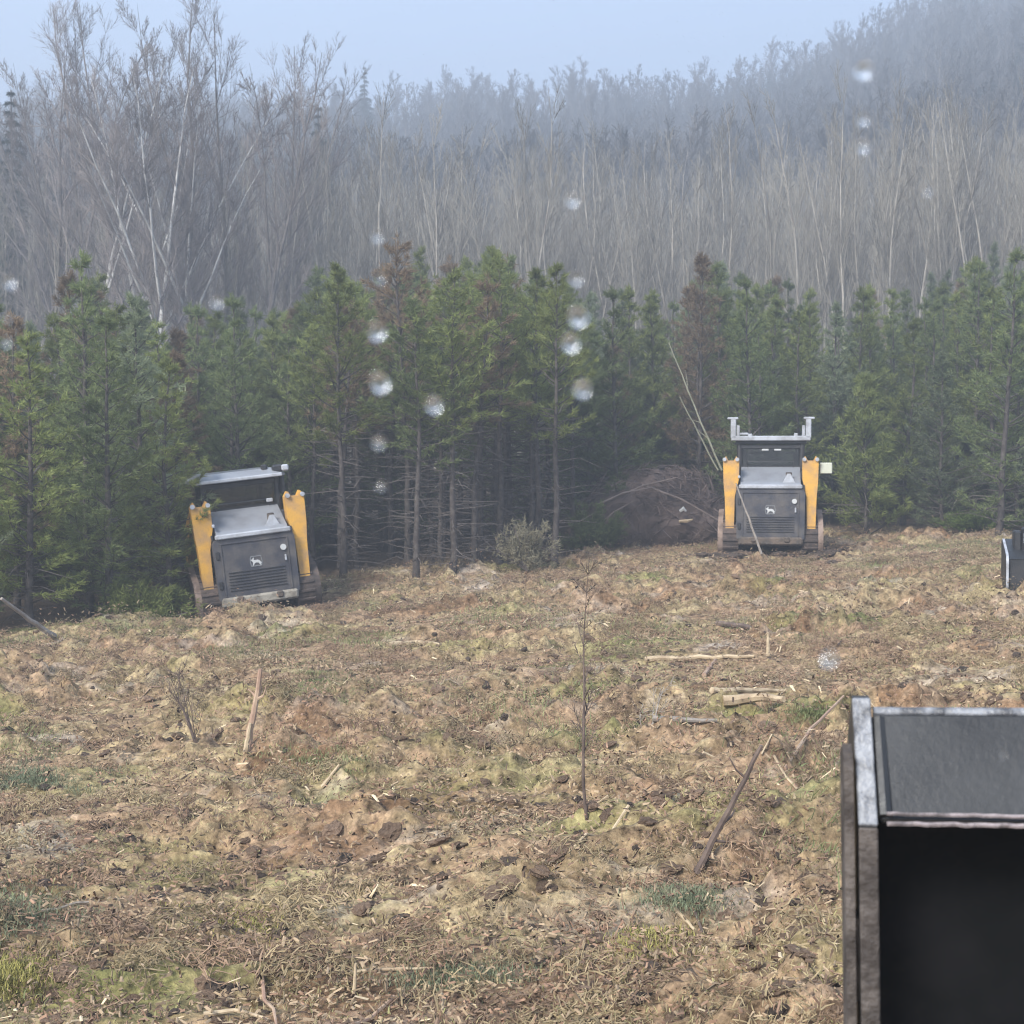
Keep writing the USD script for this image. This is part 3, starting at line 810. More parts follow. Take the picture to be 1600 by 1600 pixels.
MUD = M('mud_crusted_steel', (0.14, 0.105, 0.08), 0.9, (0.07, 0.06, 0.052), 5, 0.4)
GLASS = usdkit.material(stage, '/World/Looks/cab_glass', {'t': ('transparent_bsdf', {'color': (0.62, 0.65, 0.65)}), 'g': ('glossy_bsdf', {'color': (0.9, 0.9, 0.9), 'roughness': 0.03}), 'f': ('fresnel', {'IOR': 1.5}), 'm': ('mix_closure', {})},
                        [('f.fac', 'm.fac'), ('t.BSDF', 'm.closure1'), ('g.BSDF', 'm.closure2')], surface='m.closure')
WHITE = M('white_marking', (0.48, 0.48, 0.47), 0.5)
PALEMUD = M('pale_dried_mud', (0.30, 0.27, 0.22), 0.9, (0.16, 0.14, 0.115), 5, 0.4)
SEAT = M('seat_fabric', (0.05, 0.045, 0.042), 0.8)

def make_loader(name, label, m, guard):
    t = thing(name, label, 'track loader', m)
    # rubber tracks, one each side, with lugs, rollers and sprocket
    prof = unary_union([Point(-0.98, 0.36).buffer(0.36, 12), Point(1.05, 0.33).buffer(0.33, 12), Point(-0.55, 0.62).buffer(0.26, 12)]).convex_hull
    ring = prof.difference(prof.buffer(-0.055))
    for s in (-1, 1):
        tr = extrude(ring, 0.29, 'x', s * 0.715 - 0.145)
        rim = extrude(ring.buffer(0.004), 0.09, 'x', s * 0.905 - 0.045)
        lugs = []
        Lr = prof.exterior.length
        for k in range(46):
            a, b = prof.exterior.interpolate(k / 46 * Lr), prof.exterior.interpolate((k / 46 * Lr + 0.02) % Lr)
            ang = math.atan2(b.y - a.y, b.x - a.x)
            bx = cbox((0.285, 0.05, 0.045), (0, 0, 0), 0.01)
            bx.apply_transform(mat4((s * 0.715, a.x, a.y), 0, 1, ang))
            lugs.append(bx)
        track = obj('track', tr, RUBBER, t)
        tag(obj('lugs', cat_(*lugs), RUBBER, track), kind='stuff')
        obj('muddy_edge', rim, RUBBER if s > 0 and not guard else CAKED, track)
        for yy, zz, rr in ((-0.95, 0.36, 0.27), (1.03, 0.33, 0.24), (-0.5, 0.6, 0.18), (-0.45, 0.16, 0.11), (-0.05, 0.16, 0.11), (0.35, 0.16, 0.11), (0.7, 0.16, 0.11)):
            c = trimesh.creation.cylinder(rr, 0.3, sections=20)
            c.apply_transform(trimesh.transformations.rotation_matrix(math.pi / 2, [0, 1, 0]))
            c.apply_translation((s * 0.79, yy, zz))
            obj('roller', c, MUD, track)
        obj('track_frame', cbox((0.16, 1.7, 0.24), (s * 0.72, 0.05, 0.36), 0.03), MUD, t)
    obj('chassis', cat_(cbox((1.06, 2.3, 0.62), (0, 0.0, 0.60), 0.04), cbox((1.0, 0.5, 0.2), (0, -1.0, 0.36), 0.04)), DARK, t)
    # rear door with louvres, emblem and lamps
    dz0, dz1 = 0.34, 1.28
    pts = [(-0.61, dz0 + .05), (-0.57, dz0), (0.57, dz0), (0.61, dz0 + .05), (0.62, dz1 - .06), (0.585, dz1), (-0.585, dz1), (-0.62, dz1 - .06)]
    door = obj('rear_door', extrude(pts, 0.14, 'y', -1.40), DOOR, t)
    for z in np.arange(0.50, 0.80, 0.045):
        obj('louvre', cbox((0.86, 0.02, 0.014), (0, -1.405, z), 0.003), DARK, door)
    frame = cat_(cbox((0.025, 0.02, 0.80), (-0.50, -1.405, 0.82), 0.004), cbox((0.025, 0.02, 0.80), (0.50, -1.405, 0.82), 0.004), cbox((1.0, 0.02, 0.02), (0, -1.406, 1.215), 0.004))
    obj('door_ribs', frame, DOOR, door)
    # leaping deer emblem: rounded shield outline with the animal
    shield = Polygon([(-0.085, -0.07), (0.085, -0.07), (0.1, 0.0), (0.085, 0.075), (-0.085, 0.075), (-0.1, 0)]).buffer(0.012)
    deer = Polygon([(-0.085, 0.025), (-0.06, 0.03), (-0.045, 0.055), (-0.05, 0.02), (-0.02, 0.012), (0.03, 0.015), (0.06, 0.0), (0.085, -0.035), (0.06, -0.02), (0.075, -0.06), (0.04, -0.02), (0.0, -0.015), (-0.03, -0.025), (-0.06, -0.06), (-0.05, -0.02), (-0.065, 0.005)]).buffer(0.007)
    ring_ = shield.difference(shield.buffer(-0.014))
    def flat(poly, y):
        ps = poly.geoms if hasattr(poly, 'geoms') else [poly]
        q = cat_(*[extrude(p, 0.006, 'y', y) for p in ps])
        q.apply_scale(1.0)
        q.vertices[:, 0] *= 0.85
        q.vertices[:, 2] *= 0.95
        q.apply_translation((0.0, 0, 0.90))
        return q
    em = obj('emblem', flat(ring_, -1.409), M('emblem_silver' + name, (0.20, 0.205, 0.21), 0.5) if not stage.GetPrimAtPath('/World/Looks/emblem_silver' + name) else '/World/Looks/emblem_silver' + name, door)
    obj('emblem_animal', flat(deer, -1.410), WHITE, em)
    lamp = trimesh.creation.cylinder(0.045, 0.03, sections=18)
    lamp.apply_transform(trimesh.transformations.rotation_matrix(math.pi / 2, [1, 0, 0]))
    lamp.apply_translation((0.43, -1.415, 1.06))
    obj('lamp', lamp, WHITE, door)
    la = cbox((0.03, 0.03, 0.09), (0.45, -1.415, 0.9), 0.006)
    obj('latch', la, PALE, door)
    obj('hinge', cbox((0.05, 0.03, 0.12), (-0.56, -1.41, 1.05), 0.008), DARK, door)
    obj('hinge', cbox((0.05, 0.03, 0.12), (-0.56, -1.41, 0.60), 0.008), DARK, door)
    obj('tow_eye', cbox((0.10, 0.06, 0.10), (-0.3, -1.43, 0.36), 0.02), MUD, t)
    obj('tow_eye', cbox((0.10, 0.06, 0.10), (0.3, -1.43, 0.36), 0.02), MUD, t)
    for s in (-1, 1):
        obj('hose', polytube([(s * 0.60, -1.30, 0.75), (s * 0.585, -1.36, 1.0), (s * 0.60, -1.31, 1.30), (s * 0.62, -1.05, 1.62)], 0.016, 7), DARK, t)
    obj('grab_rail', polytube([(-0.42, -0.62, 1.68), (-0.42, -0.66, 1.78), (0.42, -0.66, 1.78), (0.42, -0.62, 1.68)], 0.012, 7), DARK, t)
    obj('bumper', cbox((1.16, 0.2, 0.15), (0, -1.33, 0.33), 0.03), MUD if guard else PALEMUD, t)
    # sloped engine cover with a pale edge and the exhaust
    prof = [(-1.40, 1.29), (-1.40, 1.34), (-1.30, 1.40), (-0.62, 1.68), (-0.55, 1.66), (-0.55, 1.29)]
    cv = obj('engine_cover', extrude(prof, 1.08, 'x', -0.54), COVER, t)
    obj('cover_edge', cat_(cbox((1.14, 0.05, 0.075), (0, -1.415, 1.325), 0.015), cbox((0.04, 0.78, 0.05), (-0.565, -1.0, 1.5), 0.01).apply_transform(np.eye(4))), PALE, cv)
    ex = trimesh.creation.cylinder(0.055, 0.16, sections=16)
    ex.apply_translation((0.33, -1.18, 1.50))
    ins = trimesh.creation.cylinder(0.046, 0.01, sections=16)
    ins.apply_translation((0.33, -1.18, 1.581))
    e = obj('exhaust', ex, MUD, cv)
    obj('exhaust_mouth', ins, DARK, e)
    ex2 = extrude([(0.20, 1.36), (0.46, 1.36), (0.36, 1.56), (0.30, 1.56)], 0.03, 'y', -1.30)
    obj('exhaust_shield', ex2, PALE, cv)
    # lift arms: rear tower seen from behind, then the long boom
    for s in (-1, 1):
        tower = [(0.665, 0.20), (0.80, 0.20), (0.825, 1.10), (0.85, 1.40), (0.86, 1.80), (0.81, 1.88), (0.77, 1.80), (0.665, 1.80), (0.62, 1.88), (0.57, 1.80), (0.57, 1.46), (0.645, 1.14)]
        tw = extrude([(x * s, z) for x, z in tower], 0.26, 'y', -1.28)
        boom = extrude([(-1.05, 1.45), (-1.05, 1.80), (-0.3, 1.74), (0.95, 1.38), (1.45, 0.72), (1.45, 0.45), (1.28, 0.45), (0.8, 1.15), (-0.3, 1.46)], 0.13, 'x', s * 0.72 - 0.065)
        arm = obj('lift_arm', cat_(tw, boom), YELLOW, t)
        for xx in (0.602, 0.832):
            pin = trimesh.creation.cylinder(0.035, 0.06, sections=12)
            pin.apply_transform(trimesh.transformations.rotation_matrix(math.pi / 2, [1, 0, 0]))
            pin.apply_translation((s * xx, -1.295, 1.82))
            obj('pin', pin, PALE, arm)
        obj('lift_cylinder', cat_(polytube([(s * 0.67, -1.1, 0.7), (s * 0.67, -0.2, 1.2)], 0.05, 10), polytube([(s * 0.67, -0.2, 1.2), (s * 0.67, 0.5, 1.42)], 0.028, 8)), MUD, t)
        obj('arm_link', cbox((0.06, 0.32, 0.5), (s * 0.57, -0.88, 1.35), 0.02), DARK, t)
    # cab
    cab = []
    for s in (-1, 1):
        cab += [polytube([(s * 0.56, -0.52, 1.25), (s * 0.58, -0.55, 2.10)], 0.05, 8), polytube([(s * 0.50, 0.75, 1.0), (s * 0.52, 0.70, 2.10)], 0.045, 8),
                cbox((0.05, 1.3, 0.06), (s * 0.58, 0.08, 2.07), 0.015), cbox((0.05, 1.3, 0.5), (s * 0.50, 0.1, 1.22), 0.015)]
    cab += [cbox((1.12, 0.05, 0.08), (0, -0.55, 2.06), 0.015), cbox((1.12, 0.06, 0.12), (0, -0.52, 1.66), 0.015), cbox((1.0, 0.05, 0.08), (0, 0.72, 2.06), 0.015)]
    obj('cab_frame', cat_(*cab), DARK, t)
    obj('rear_window', cbox((1.04, 0.012, 0.32), (0, -0.545, 1.86), 0.003), GLASS, t)
    obj('front_door', cat_(cbox((0.06, 0.05, 0.95), (-0.46, 0.76, 1.5), 0.01), cbox((0.06, 0.05, 0.95), (0.46, 0.76, 1.5), 0.01), cbox((0.88, 0.05, 0.05), (0, 0.76, 1.95), 0.01), cbox((0.88, 0.05, 0.05), (0, 0.76, 1.05), 0.01)), DARK, t)
    obj('front_window', cbox((0.86, 0.012, 0.95), (0, 0.76, 1.5), 0.003), GLASS, t)
    for s in (-1, 1):
        bars = [cbox((0.012, 0.02, 0.60), (s * 0.535, y, 1.76), 0.003) for y in np.arange(-0.4, 0.65, 0.13)] + [cbox((0.012, 1.2, 0.02), (s * 0.537, 0.1, z), 0.003) for z in (1.5, 1.7, 1.9)]
        obj('side_screen', cat_(*bars), DARK, t)
    obj('seat', cat_(cbox((0.5, 0.5, 0.14), (0, 0.05, 1.2), 0.05), cbox((0.5, 0.14, 0.62), (0, -0.22, 1.56), 0.05), cbox((0.26, 0.1, 0.2), (0, -0.22, 1.93), 0.04)), SEAT, t)
    # mulching head carried in front
    obj('mulching_head', cat_(cbox((1.9, 0.5, 0.55), (0, 1.75, 0.5), 0.06), cbox((1.5, 0.3, 0.3), (0, 1.45, 0.62), 0.03)), DARK, t)
    drum = trimesh.creation.cylinder(0.2, 1.7, sections=20)
    drum.apply_transform(trimesh.transformations.rotation_matrix(math.pi / 2, [0, 1, 0]))
    drum.apply_translation((0, 1.98, 0.27))
    obj('drum', drum, MUD, t)
    if guard:
        obj('roof', extrude([(-0.66, 2.12), (0.66, 2.12), (0.64, 2.17), (0.5, 2.20), (-0.5, 2.20), (-0.64, 2.17)], 1.40, 'y', -0.62), DARK, t)
        g = [cbox((1.46, 0.09, 0.09), (0, -0.66, 2.215), 0.012)]
        for s in (-1, 1):
            g += [cbox((0.10, 0.09, 0.36), (s * 0.69, -0.66, 2.40), 0.012), cbox((0.20, 0.10, 0.04), (s * 0.70, -0.66, 2.59), 0.008), cbox((0.055, 0.07, 0.20), (s * 0.60, -0.66, 2.355), 0.008),
                  cbox((0.055, 1.25, 0.07), (s * 0.66, 0.0, 2.23), 0.01)]
        g += [cbox((0.16, 0.06, 0.04), (-0.49, -0.66, 2.30), 0.008).apply_transform(np.eye(4)), cbox((0.08, 0.06, 0.06), (-0.38, -0.66, 2.27), 0.01), cbox((0.07, 0.06, 0.06), (0.46, -0.66, 2.28), 0.01)]
        obj('limb_guard', cat_(*g), PALE, t)
        br = obj('mirror', cbox((0.22, 0.04, 0.20), (0.995, -1.15, 1.66), 0.012), M('mirror_back', (0.50, 0.50, 0.40), 0.5), t)
        obj('mirror_bracket', cbox((0.1, 0.03, 0.03), (0.885, -1.12, 1.62), 0.005), DARK, br)
        lights = [cbox((0.13, 0.03, 0.035), (x, -0.575, 2.0), 0.008) for x in (-0.1, 0.13)]
        obj('work_light', lights[0], WHITE, t); obj('work_light', lights[1], WHITE, t)
    else:
        base = Polygon([(-0.70, -0.80), (0.60, -0.80), (0.70, -0.70), (0.72, 0.6), (0.55, 0.82), (-0.55, 0.82), (-0.72, 0.6)])
        r1 = trimesh.creation.extrude_polygon(base, 0.05, engine='earcut'); r1.apply_translation((0, 0, 2.12))
        top = trimesh.convex.convex_hull(np.vstack([np.column_stack([np.array(base.exterior.coords)[:, :2] * 0.985, np.full(len(base.exterior.coords), 2.172)]), np.column_stack([np.array(base.exterior.coords)[:, :2] * 0.78, np.full(len(base.exterior.coords), 2.26)])]))
        roof = obj('roof', cat_(r1, top), COVER, t)
        obj('roof_edge', cbox((1.34, 0.04, 0.055), (-0.03, -0.82, 2.145), 0.012), PALE, roof)
        obj('beacon', cat_(cbox((0.18, 0.12, 0.12), (0.60, -0.68, 2.24), 0.03), cbox((0.10, 0.1, 0.1), (0.40, -0.62, 2.27), 0.02)), DARK, t)
        obj('work_light', cbox((0.11, 0.07, 0.10), (0.70, -0.78, 2.24), 0.02), PALE, t)
        obj('work_light', cbox((0.1, 0.05, 0.06), (0.42, -0.66, 1.76), 0.01), PALE, t)
        obj('side_mirror', cbox((0.07, 0.16, 0.30), (0.66, -0.55, 1.98), 0.02), DARK, t)
    return t

make_loader('track_loader', 'yellow and grey track loader leaning to its left, with a plain flat roof', mat4(LEFT_LOADER - [0, 0, 0.05], LEFT_YAW, 1.0, 0, -LEFT_ROLL), False)
make_loader('track_loader', 'yellow track loader with a pale limb guard on its roof, beside the brush pile', mat4(RIGHT_LOADER - [0, 0, 0.05], RIGHT_YAW, 1.0), True)

for c, yaw, lab in ((LEFT_LOADER, LEFT_YAW, 'churned soil heaped behind the tracks of the tilted loader'), (RIGHT_LOADER, RIGHT_YAW, 'churned soil heaped behind the tracks of the guarded loader')):
    cr = np.random.default_rng(int(c[1] * 10))
    n = 420
    lx = cr.choice([-0.8, 0.8], n) + cr.normal(0, 0.34, n)
    ly = -1.25 - np.abs(cr.normal(0, 0.55, n)) + 0.25
    x = c[0] + lx * math.cos(yaw) - ly * math.sin(yaw)
    y = c[1] + lx * math.sin(yaw) + ly * math.cos(yaw)
    sc_ = cr.uniform(0.03, 0.12, n)
    instancer('churned_soil', lab, 'soil clods', [[('clod', clod(20 + k), SOIL[k % 2])] for k in range(4)], np.stack([x, y, ground_z(x, y)], 1), quat_z(cr.uniform(0, 6.28, n)), np.repeat(sc_[:, None], 3, 1), cr.integers(0, 4, n))

# ------------------------------------------------------------------ black steel attachment in the right foreground
BLACKSTEEL = usdkit.material(stage, '/World/Looks/worn_black_steel', {
    'tc': ('texture_coordinate', {}),
    'n': ('noise_texture', {'scale': 7.0, 'detail': 8.0, 'roughness': 0.7}),
    'n2': ('noise_texture', {'scale': 60.0, 'detail': 4.0, 'roughness': 0.7}),
    'r': ('rgb_ramp', {'ramp': [(0.3, (0.014, 0.0145, 0.016)), (0.55, (0.021, 0.022, 0.024)), (0.75, (0.036, 0.037, 0.04))]}),
    'rr': ('rgb_ramp', {'ramp': [(0.3, (0.34, 0.34, 0.34)), (0.7, (0.58, 0.58, 0.58))]}),
    'b': ('bump', {'strength': 0.25, 'distance': 0.004}),
    'p': ('principled_bsdf', {'specular_ior_level': 0.38}),
}, [('tc.object', 'n.vector'), ('tc.object', 'n2.vector'), ('n.fac', 'r.fac'), ('r.color', 'p.base_color'), ('n.fac', 'rr.fac'), ('rr.color', 'p.roughness'), ('n2.fac', 'b.height'), ('b.normal', 'p.normal')], surface='p.BSDF')
WORN = M('worn_bare_steel', (0.215, 0.22, 0.235), 0.45, (0.055, 0.055, 0.06), 26, 0.3, metallic=0.0, spec=0.6)
RUST = M('rusty_steel', (0.045, 0.037, 0.033), 0.8, (0.11, 0.093, 0.083), 14, 0.5)
SCRAPED = M('scraped_lip', (0.26, 0.22, 0.22), 0.6, (0.10, 0.085, 0.085), 30, 0.3)

AD = 1.95
corner = at(1345, 1290, AD)                      # where the sloped panel meets the upright front at the left end
top_c = at(1340, 1118, AD + 0.09)
hp = top_c[2] - corner[2]                        # panel rise
ax = thing('loader_attachment', 'black steel loader attachment with a worn pale edge in the right foreground', 'loader attachment', mat4(corner, math.radians(-9), 1.0, 0, math.radians(-1.2)))
e = 0.024                                        # plate thickness
D_, DB = 0.09, 0.17                              # run of the sloped panel, depth of the open front
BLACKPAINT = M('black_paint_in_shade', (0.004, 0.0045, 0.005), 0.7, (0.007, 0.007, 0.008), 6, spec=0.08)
side = [(0.0, -0.9), (0.0, 0.0), (D_, hp + 0.026), (D_ + 0.02, hp + 0.026), (DB + 0.02, hp - 0.05), (DB + 0.02, -0.9)]
sp = obj('side_plate', extrude(side, e, 'x', -0.002), BLACKSTEEL, ax)
L = math.hypot(D_, hp + 0.026)
st = cbox((e + 0.002, 0.006, L), (0, 0, 0), 0.002)
st.apply_transform(mat4((e / 2 - 0.002, D_ / 2 - 0.003, (hp + 0.026) / 2), 0, 1, -math.atan2(D_, hp + 0.026)))
obj('worn_edge', st, WORN, sp)
obj('lower_edge', cbox((e + 0.002, 0.006, 0.9), (e / 2 - 0.002, -0.003, -0.452), 0.002), RUST, sp)
pl_len = math.hypot(D_ - 0.01, hp)
pan = cbox((0.78, 0.014, pl_len), (0, 0, 0), 0.004)
pan.apply_transform(mat4((e + 0.39 + 0.004, D_ / 2 + 0.012, hp / 2), 0, 1, -math.atan2(D_ - 0.01, hp)))
panel = obj('sloped_panel', pan, BLACKSTEEL, ax)
obj('top_rim', polytube([(e + 0.004, D_ + 0.012, hp + 0.002), (e + 0.79, D_ + 0.012, hp + 0.002)], 0.009, 10), WORN, panel)
obj('weld', polytube([(e + 0.010, 0.012, 0.01), (e + 0.010, D_ + 0.004, hp - 0.005)], 0.011, 8), BLACKSTEEL, panel)
xs = np.linspace(e + 0.012, e + 0.79, 60)
wr = np.random.default_rng(3)
lipm = cat_(polytube(np.column_stack([xs, np.full(60, 0.002) + wr.normal(0, .0004, 60), 0.0035 + wr.normal(0, .0005, 60)]), 0.0035, 6), polytube(np.column_stack([xs, np.full(60, 0.006) + wr.normal(0, .0004, 60), 0.0155 + wr.normal(0, .0005, 60)]), 0.003, 6))
obj('scraped_lip', lipm, SCRAPED, panel)
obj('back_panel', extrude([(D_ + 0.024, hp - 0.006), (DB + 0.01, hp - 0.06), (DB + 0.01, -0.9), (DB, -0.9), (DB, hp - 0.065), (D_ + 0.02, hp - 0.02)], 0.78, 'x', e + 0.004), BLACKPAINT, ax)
# outer rusty wear plate with a ragged top
outer = [(0.012, -0.9), (0.012, 0.075), (0.022, 0.098), (0.035, 0.092), (0.05, 0.105), (0.075, 0.09), (0.09, 0.085), (0.09, -0.9)]
op = obj('wear_plate', extrude(outer, 0.013, 'x', -0.021), RUST, ax)
obj('wear_plate_bracket', cat_(cbox((0.006, 0.05, 0.12), (-0.0055, 0.05, -0.2), 0.001), cbox((0.006, 0.05, 0.12), (-0.0055, 0.05, -0.6), 0.001)), RUST, op)

# second attachment, cut by the right edge of the frame
rp = at(1571, 930, 17.6)
rp[2] = float(lie(rp[0], rp[1])) - 0.08
b2 = thing('loader_attachment', 'small black steel attachment with pale edges cut off by the right edge of the picture', 'loader attachment', mat4(rp, math.radians(-16), 1.0))
sd2 = Polygon([(0.1, 0.25), (0.22, 0.1), (0.9, 0.1), (0.9, 0.65), (0.35, 0.55), (0.1, 0.50)]).buffer(0.10, 6)
for xx in (0.0, 1.46):
    q = obj('side_plate', extrude(sd2, 0.04, 'x', xx), BLACKSTEEL, b2)
    obj('worn_edge', extrude(sd2.buffer(0.012).difference(sd2.buffer(-0.004)), 0.03, 'x', xx + 0.005), PALE, q)
obj('front_face', extrude([(0.06, 0.10), (0.06, 0.55), (0.10, 0.55), (0.10, 0.10)], 1.42, 'x', 0.04), DARK, b2)
obj('hood', extrude([(0.05, 0.552), (0.28, 0.64), (0.9, 0.76), (0.9, 0.70), (0.3, 0.58)], 1.416, 'x', 0.042), BLACKSTEEL, b2)
obj('upper_bracket', cat_(cbox((0.10, 0.3, 0.26), (0.16, 0.5, 0.76), 0.02), cbox((0.06, 0.3, 0.30), (0.245, 0.5, 0.78), 0.02)), DARK, b2)
obj('bracket_edge', cbox((0.10, 0.04, 0.16), (0.28, 0.33, 0.80), 0.02), PALE, b2)

# ------------------------------------------------------------------ brush pile, sticks, saplings, bushes
BRUSH = M('brush_twigs', (0.085, 0.062, 0.054), 0.9, (0.14, 0.10, 0.085), 1.5)
FRESH = M('fresh_wood', (0.46, 0.36, 0.235), 0.8, (0.30, 0.22, 0.14), 9)
PINKWOOD = M('peeled_wood', (0.30, 0.19, 0.135), 0.75, (0.40, 0.29, 0.20), 7)
GREYWOOD = M('weathered_wood', (0.30, 0.26, 0.22), 0.85, (0.22, 0.185, 0.155), 8)
DARKWOOD = M('dark_bark_wood', (0.085, 0.062, 0.052), 0.9, (0.15, 0.11, 0.09), 7)
GREENWOOD = M('green_grey_pole', (0.24, 0.23, 0.16), 0.8, (0.17, 0.165, 0.11), 5)

bp = at(1018, 842, 30.4)
bp[2] = float(lie(bp[0], bp[1]))
pile = thing('brush_pile', 'dark mound of piled brush and branches left of the guarded loader', 'brush pile', mat4(bp))
br = np.random.default_rng(77)
core = trimesh.creation.icosphere(4, 1.0)
core.vertices *= (1.75, 1.0, 1.65)
core.vertices += (unit(core.vertices) * (fbm(core.vertices * 2.2, 4, 3) - 0.5)[:, None] * 0.6)
core.vertices[:, 2] = np.maximum(core.vertices[:, 2], -0.15)
obj('mound', core, BRUSH, pile)
n = 3600
a, el = br.uniform(0, 6.28, n), np.arcsin(br.uniform(0.0, 1, n))
dirn = np.stack([np.cos(a) * np.cos(el), np.sin(a) * np.cos(el), np.sin(el)], 1)
c0 = dirn * (1.75, 1.0, 1.65) * br.uniform(0.75, 1.10, (n, 1))
tang = unit(np.cross(dirn, br.normal(0, 1, (n, 3))) + np.array([0.5, 0, -0.15]))
Lb = br.uniform(0.2, 0.75, (n, 1))
mid = c0 + tang * Lb * .5 + dirn * 0.05
end = mid + unit(tang + br.normal(0, .35, (n, 3))) * Lb * .5
rr = 0.004 + 0.018 * br.random(n) ** 4
obj('branches', tubes(np.vstack([c0, mid]), np.vstack([mid, end]), np.r_[rr, rr * .8], np.r_[rr * .8, rr * .4], 3), BRUSH, pile)
w1 = polytube([(0.48, -1.12, 0.80), (0.55, -1.15, 0.86), (0.60, -1.15, 0.80)], [0.03, 0.05, 0.02], 6)
w2 = polytube([(0.46, -1.12, 0.59), (0.62, -1.15, 0.60), (0.74, -1.12, 0.63)], [0.03, 0.04, 0.02], 6)
obj('broken_wood', w1, WHITE, pile); obj('broken_wood', w2, FRESH, pile)
for z0, z1, x0, x1 in ((1.35, 0.6, -0.3, 1.3), (1.0, 1.5, -1.0, 0.4), (0.9, 1.3, -1.3, -0.1), (0.4, 1.0, -1.3, -0.5)):
    obj('branch', polytube([(x0, -1.0, z0), ((x0 + x1) / 2, -1.12, (z0 + z1) / 2 + .08), (x1, -1.1, z1)], [0.028, 0.022, 0.012], 6), BRANCHWOOD, pile)

def stick(pts, r, mat, label, group=None, name='stick', lift=0.0, forks=0, seed=0, catg='stick'):
    """a stick through points (px, py): the first on the ground, the others lying on it or, with a distance given, standing"""
    P = []
    for p in pts:
        P.append(on_ground(p[0], p[1]) + np.array([0, 0, r + lift]) if len(p) == 2 else at(*p))
    P = np.array(P)
    rg = np.random.default_rng(seed)
    t = np.linspace(0, 1, 9)
    cum = np.r_[0, np.cumsum(np.linalg.norm(np.diff(P, axis=0), axis=1))]
    Q = np.stack([np.interp(t * cum[-1], cum, P[:, k]) for k in range(3)], 1)
    if all(len(p) == 2 for p in pts):
        pass
    if all(len(p) == 2 for p in pts):
        Q[:, 2] = np.linspace(P[0, 2], P[-1, 2], 9)
        Q[:, 2] += np.quantile(ground_z(Q[:, 0], Q[:, 1]) + r * 0.7 - Q[:, 2], 0.8)
    Q[1:-1] += rg.normal(0, min(r * 0.28, cum[-1] * 0.006), (7, 3))
    o = P[0]
    rad = r * np.linspace(1.1, 0.55, 9)
    if not forks:
        me = polytube(Q - o, rad, 7)
        x = obj(name, me, mat, smooth=40)
        UsdGeom.Xformable(x).AddTransformOp().Set(gm(mat4(o)))
        return tag(x, label, catg, group)
    th = thing(name, label, catg, mat4(o), group)
    obj('stem', polytube(Q - o, rad, 7), mat, th, 40)
    L = cum[-1]
    for f in range(forks):
        k = rg.integers(2, 8)
        d = unit(unit(Q[min(k + 1, 8)] - Q[k - 1]) + rg.normal(0, 0.7, 3) * (1, .5, .6))
        e = Q[k] + d * L * rg.uniform(.08, .2)
        obj('twig', polytube(np.array([Q[k], (Q[k] + e) / 2 + rg.normal(0, .01, 3), e]) - o, [rad[k] * .6, rad[k] * .4, rad[k] * .2], 5), mat, th)
    return th

def dist(px, py):
    return on_ground(px, py)[1]

d0 = dist(1088, 1370)
stick([(1088, 1370), (1112, 1320, d0), (1150, 1245, d0 - .05), (1190, 1165, d0 - .1)], 0.017, DARKWOOD, 'dark stick jutting up aslant from the ground left of the foreground attachment', forks=3, seed=1)
d0 = dist(388, 1178)
stick([(386, 1178), (393, 1135, d0), (402, 1085, d0), (407, 1045, d0)], 0.026, PINKWOOD, 'short broken sapling stump standing upright below the tilted loader', 'stump' and None, 'stump', forks=5, seed=2, catg='stump')
stick([(384, 1178), (391, 1130, d0 - .03)], 0.02, FRESH, 'pale split side of the upright broken stump', None, 'splinter', seed=3, catg='splinter')
stick([(1008, 1035), (1060, 1033), (1110, 1031), (1178, 1029)], 0.028, FRESH, 'long pale peeled pole lying level in the middle of the right half', seed=4)
stick([(1100, 1060), (1118, 1035)], 0.02, PINKWOOD, 'short pink stick lying aslant against the long pale pole', seed=5)
stick([(1200, 1028), (1200, 988, dist(1200, 1028))], 0.02, FRESH, 'short pale stick standing upright right of the long pale pole', seed=6)
stick([(1120, 976), (1160, 978), (1195, 990)], 0.03, DARKWOOD, 'dark branch lying above the long pale pole', seed=7)
stick([(1112, 1085), (1160, 1084), (1225, 1086)], 0.025, FRESH, 'upper of two pale split poles lying above the foreground attachment', seed=8)
stick([(1130, 1102), (1180, 1101), (1225, 1100)], 0.04, FRESH, 'thicker lower one of two pale split poles above the foreground attachment', seed=9)
stick([(1020, 1131), (1070, 1133), (1120, 1134)], 0.022, GREYWOOD, 'grey pole lying level below the two pale split poles', seed=10)
stick([(1225, 1210), (1270, 1155), (1318, 1095)], 0.014, PINKWOOD, 'thin pinkish branch lying aslant just left of the foreground attachment', seed=11)
stick([(610, 1012), (650, 1008), (690, 1012)], 0.03, FRESH, 'pale log lying in the middle distance below the bare trunked pines', seed=12)
stick([(503, 1235), (530, 1200)], 0.012, FRESH, 'thin pale stick lying aslant left of centre', seed=13)
stick([(85, 998), (45, 968, dist(85, 998) - .5), (2, 935, dist(85, 998) - .9)], 0.035, GREYWOOD, 'bare grey pole leaning up out of the picture at the left edge', forks=2, seed=14)
stick([(1048, 1415), (1085, 1455)], 0.011, FRESH, 'thin pale twig lying below the jutting dark stick', seed=15)
stick([(553, 1555), (556, 1505, dist(553, 1555))], 0.008, FRESH, 'thin straw coloured stem standing up near the lower middle', seed=16)
stick([(318, 1588), (370, 1590), (420, 1597)], 0.009, FRESH, 'thin pale curved twig lying at the bottom left', seed=17)
stick([(540, 1525), (620, 1520), (680, 1517)], 0.008, FRESH, 'long thin pale twig lying level at the bottom middle', seed=18)
stick([(690, 1560), (692, 1585)], 0.010, FRESH, 'short pale bent twig at the bottom middle', seed=19)
